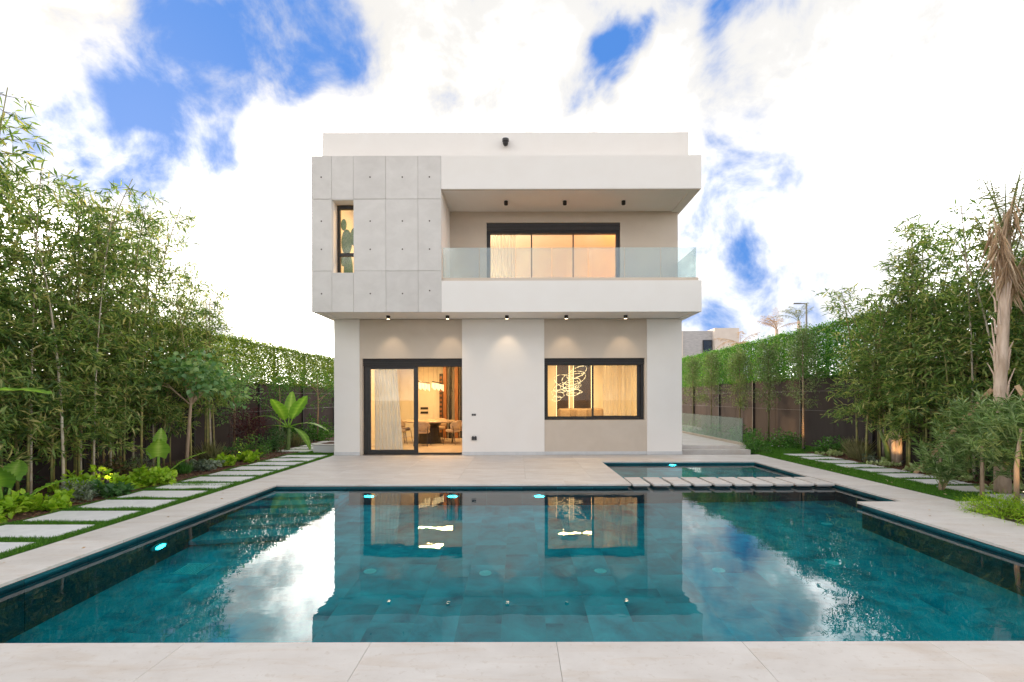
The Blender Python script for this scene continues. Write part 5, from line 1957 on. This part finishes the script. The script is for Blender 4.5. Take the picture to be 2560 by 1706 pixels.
# right bed
shrub("round_shrub", 6.75, 13.75, 0.44, 0.42, 0.58, 1200, ((0.03, 0.05), (0.018, 0.028)), 'green', "dense bright green shrub at the end of the side terrace steps", "shrub", shape='broad')
shrub("round_shrub", 7.6, 16.6, 0.42, 0.4, 0.68, 700, ((0.04, 0.07), (0.03, 0.04)), 'deep', "dark green shrub behind the side terrace shrub", "shrub", shape='broad')
shrub("gardenia", 8.2, 15.1, 0.62, 0.5, 0.60, 1000, ((0.05, 0.08), (0.03, 0.045)), 'green', "wide gardenia shrub between the two nearest slender trees", "shrub", shape='broad', extra=('whiteflower', 8))
shrub("gardenia", 8.75, 13.4, 0.48, 0.4, 0.60, 800, ((0.05, 0.08), (0.03, 0.045)), 'green', "gardenia shrub with white flowers right of the lit slender tree", "shrub", shape='broad', extra=('whiteflower', 10))
shrub("rosemary", 8.7, 12.4, 0.25, 0.25, 0.5, 420, ((0.04, 0.07), (0.006, 0.011)), 'pitto', "olive fine-leaved shrub left of the right bamboo", "shrub", up=0.9)
for k, (y, lab) in enumerate(((15.3, "leafy green fern bush behind the railing's near end"), (17.3, "leafy green fern bush behind the middle of the railing"),
                              (19.6, "leafy green fern bush behind the far part of the railing"), (22.0, "leafy green fern bush behind the railing close to the house"))):
    shrub("fern_bush", 7.15, y, 0.5, 0.9, 0.62, 750, ((0.07, 0.12), (0.025, 0.04)), 'green', lab, "shrub", group="bushes behind the railing")
tuft("grass_tuft", 8.45, 12.1, 0.62, 360, 'straw', "pale wispy grass in front of the right bamboo", 0.4)
tuft("grass_tuft", 8.35, 11.75, 0.5, 300, 'straw', "short wispy grass left of the banana stump", 0.4)
PALE = ((0.05, 0.08), (0.045, 0.07))
for (x, y, r, lab) in ((8.2, 12.75, 0.3, "pale variegated ground cover left of the wispy grass"), (8.3, 10.9, 0.3, "pale variegated ground cover at the banana stump"),
                       (8.3, 9.9, 0.25, "pale variegated ground cover left of the slanting prop"), (8.05, 8.9, 0.28, "pale variegated ground cover right of the slanting prop"),
                       (7.95, 7.9, 0.3, "pale variegated ground cover under the narrow-leaved trees")):
    shrub("variegated_plant", x, y, r, r, 0.13, 200, PALE, 'pale', lab, "ground cover", shape='broad', up=0.6)
shrub("low_shrub", 8.6, 9.1, 0.3, 0.5, 0.45, 420, ((0.07, 0.11), (0.02, 0.03)), 'deep', "dark shrub at the fence foot under the right bamboo", "shrub")
shrub("silver_shrub", 8.3, 11.4, 0.18, 0.18, 0.22, 200, ((0.05, 0.07), (0.02, 0.03)), 'grey', "small grey-green plant left of the banana stump", "plant")
# lime asparagus fern in the near right bed: feathery
for k, (x, y, rx, ry, h, n, lab) in enumerate(((6.35, 6.35, 0.42, 0.32, 0.27, 2600, "feathery lime fern in the corner bed, farthest mound"),
                                              (6.55, 5.75, 0.55, 0.40, 0.30, 3400, "feathery lime fern in the corner bed, middle mound by the lit trunk"),
                                              (6.45, 5.05, 0.55, 0.45, 0.26, 3000, "feathery lime fern in the corner bed, nearest mound"))):
    shrub("asparagus_fern", x, y, rx, ry, h, n, ((0.035, 0.07), (0.006, 0.011)), 'fern', lab, "fern", seed=200 + k, up=0.35)

# ---- bark chips on the mulch
def chips(name, rects, seed, label):
    rng = np.random.default_rng(seed)
    P = []
    for (x0, x1, y0, y1, dn) in rects:
        n = int((x1 - x0) * (y1 - y0) * dn)
        P.append(np.stack([rng.uniform(x0, x1, n), rng.uniform(y0, y1, n), rng.uniform(0.004, 0.02, n)], 1))
    P = np.concatenate(P)
    n = len(P)
    D = np.stack([rng.normal(size=n), rng.normal(size=n), rng.normal(0, 0.15, n)], 1)
    me = leaf_mesh(name, P, D, rng.uniform(0.03, 0.09, n), rng.uniform(0.008, 0.02, n), M['chip'], rng, 0.1)
    o = bpy.data.objects.new(name, me)
    link(o)
    tag(o, label, "mulch", kind="stuff")


chips("bark_mulch", [(-6.75, -6.30, 3.5, 14.0, 420), (-8.3, -6.75, 5.5, 14.0, 110)], 301, "red-brown bark mulch in the left planting bed")
chips("bark_mulch", [(8.0, 8.7, 6.5, 13.6, 520), (6.5, 7.9, 3.2, 6.6, 150)], 302, "red-brown bark mulch in the right planting bed")

# ---- a few dry leaves fallen on lawn, coping and pads
def litter():
    rng = np.random.default_rng(311)
    n = 46
    P = np.concatenate([np.stack([rng.uniform(6.55, 7.15, n), rng.uniform(7.3, 12.5, n), np.full(n, 0.03)], 1),
                        np.stack([rng.uniform(-5.0, -4.4, 6), rng.uniform(4, 8, 6), np.full(6, 0.004)], 1),
                        np.stack([rng.uniform(5.1, 6.3, 12), rng.uniform(4.2, 7, 12), np.full(12, 0.004)], 1),
                        np.stack([rng.uniform(-2.5, 3.0, 9), rng.uniform(2.65, 3.0, 9), np.full(9, 0.004)], 1)])
    m = len(P)
    L = rng.uniform(0.02, 0.07, m)
    L[-9:] = rng.uniform(0.006, 0.014, 9)
    D = np.stack([rng.normal(size=m), rng.normal(size=m), rng.uniform(0, 0.12, m)], 1)
    me = leaf_mesh("fallen_leaves", P, D, L, L * 0.3, M['dead'], rng, 0.15)
    o = bpy.data.objects.new("fallen_leaves", me)
    link(o)
    tag(o, "scattered dry fallen leaves on the lawn and the pool coping", "leaves", kind="stuff")


litter()

# ---- garden spotlights
def spot(x, y, label, target, power, size=80, z=0.12, color=(1.0, 0.58, 0.24)):
    t = empty("garden_spotlight", (x, y, 0), label, "garden light", "warm garden spotlights")
    d = (Vector(target) - Vector((x, y, z))).normalized()
    q = d.to_track_quat('Z', 'Y')
    MB().tube([(x, y, -0.02), (x, y, z - 0.03)], 0.008, 6).build("spike", M['black'], t)
    for nm, prof, mt in (("housing", [(0.022, -0.06), (0.03, -0.05), (0.032, 0.0)], 'black'), ("lens", [(0.027, 0.001), (0.02, 0.004)], 'lens')):
        mb = MB().lathe(prof, (0, 0, 0), 12)
        mb.v = [tuple(q @ Vector(p) + Vector((x, y, z))) for p in mb.v]
        mb.build(nm, M[mt], t)
    light("garden_beam", 'SPOT', Vector((x, y, z)) + d * 0.02, power, color, radius=0.02, target=target, size=R(size), blend=1.0)


spot(-6.72, 7.9, "garden spotlight glowing inside the lime vine", (-6.98, 8.25, 0.5), 4, 130, z=0.20, color=(1.0, 0.66, 0.36))
spot(-7.1, 12.3, "garden spotlight below the purple maple", (-7.4, 13.1, 1.0), 14)
spot(-7.0, 16.6, "garden spotlight among the flowering shrubs by the house", (-7.35, 17.6, 1.6), 18)
spot(8.55, 10.75, "garden spotlight at the banana stump", (8.75, 11.2, 0.7), 13, 80)
spot(8.2, 13.85, "garden spotlight at the foot of the nearest slender tree", (8.5, 14.4, 1.2), 18)
spot(8.7, 16.0, "garden spotlight between the two nearest slender trees", (9.3, 16.8, 0.8), 14)
spot(8.7, 18.9, "garden spotlight by the bare-stemmed slender tree", (9.3, 19.5, 0.8), 14)
spot(8.5, 23.9, "garden spotlight near the house behind the railing", (9.2, 24.6, 1.0), 22)
spot(6.40, 6.02, "garden spotlight in the lime fern at the lit trunk", (6.62, 6.42, 0.8), 16, 80, z=0.16)
spot(7.6, 7.25, "garden spotlight beneath the narrow-leaved trees", (7.4, 7.6, 1.0), 6, 100)

# ================================================================== beyond the fence
nb = empty("neighbour_house", (17.5, 45, 0), "neighbouring grey stone and beige house showing above the right screen", "house")
MB().box(15.2, 18.15, 45.0, 53.0, -0.05, 7.75).build("stone_wall", M['stonegrey'], nb)
MB().box(18.15, 20.4, 44.5, 53.0, -0.05, 7.95).build("rendered_wall", M['farbeige'], nb)
wn = MB().box(17.2, 18.05, 44.9, 44.98, 5.2, 6.9).build("window", M['black'], nb)
MB().box(17.27, 17.98, 44.87, 44.895, 5.27, 6.83).build("pane", M['glass'], wn)
MB().box(15.15, 15.35, 44.9, 44.99, -0.05, 7.7).build("corner_trim", M['farbeige'], nb)

lp = empty("street_lamp", (20.9, 35, 0), "grey street lamp with a single flat arm behind the right screen", "street lamp")
MB().tube([(20.9, 35, -0.05), (20.9, 35, 8.35)], [0.10, 0.06], 8).build("pole", M['metal'], lp)
MB().tube([(20.92, 35, 8.33), (20.3, 35, 8.33)], 0.04, 6).build("arm", M['metal'], lp)
MB().box(19.95, 20.5, 34.9, 35.1, 8.30, 8.37).build("lamp_head", M['metal'], lp, bevel=0.02)


def far_palm(x, y, H, seed, label, n, mat, up):
    rng = np.random.default_rng(seed)
    root = empty("dry_palm", (x, y, 0), label, "palm", "dry palms beyond the right screen")
    tm = MB().tube([(0, 0, -0.05), (0.05, 0, H * 0.5), (0, 0, H)], [0.16, 0.13, 0.10], 8).mesh("trunk", smooth=True)
    tm.materials.append(M['palmbark'])
    child("trunk", tm, root)
    for k in range(n):
        a = rng.uniform(0, 2 * PI)
        child("frond", frond(rng, (0, 0, H - 0.05), a, rng.uniform(up - 0.4, up + 0.3), rng.uniform(1.2, 2.0), rng.uniform(0.7, 1.6), 26, 0.4, M[mat], -0.5), root)


far_palm(13.8, 30.0, 4.9, 401, "dry palm with drooping tan fronds next to the neighbour's wall", 8, 'dead', 0.5)
far_palm(16.6, 31.0, 5.9, 402, "dry palm with a thick tan top left of the street lamp", 9, 'dead', 1.0)
far_palm(18.6, 32.0, 6.6, 403, "small palm with upright fronds just left of the street lamp", 7, 'frond', 1.2)
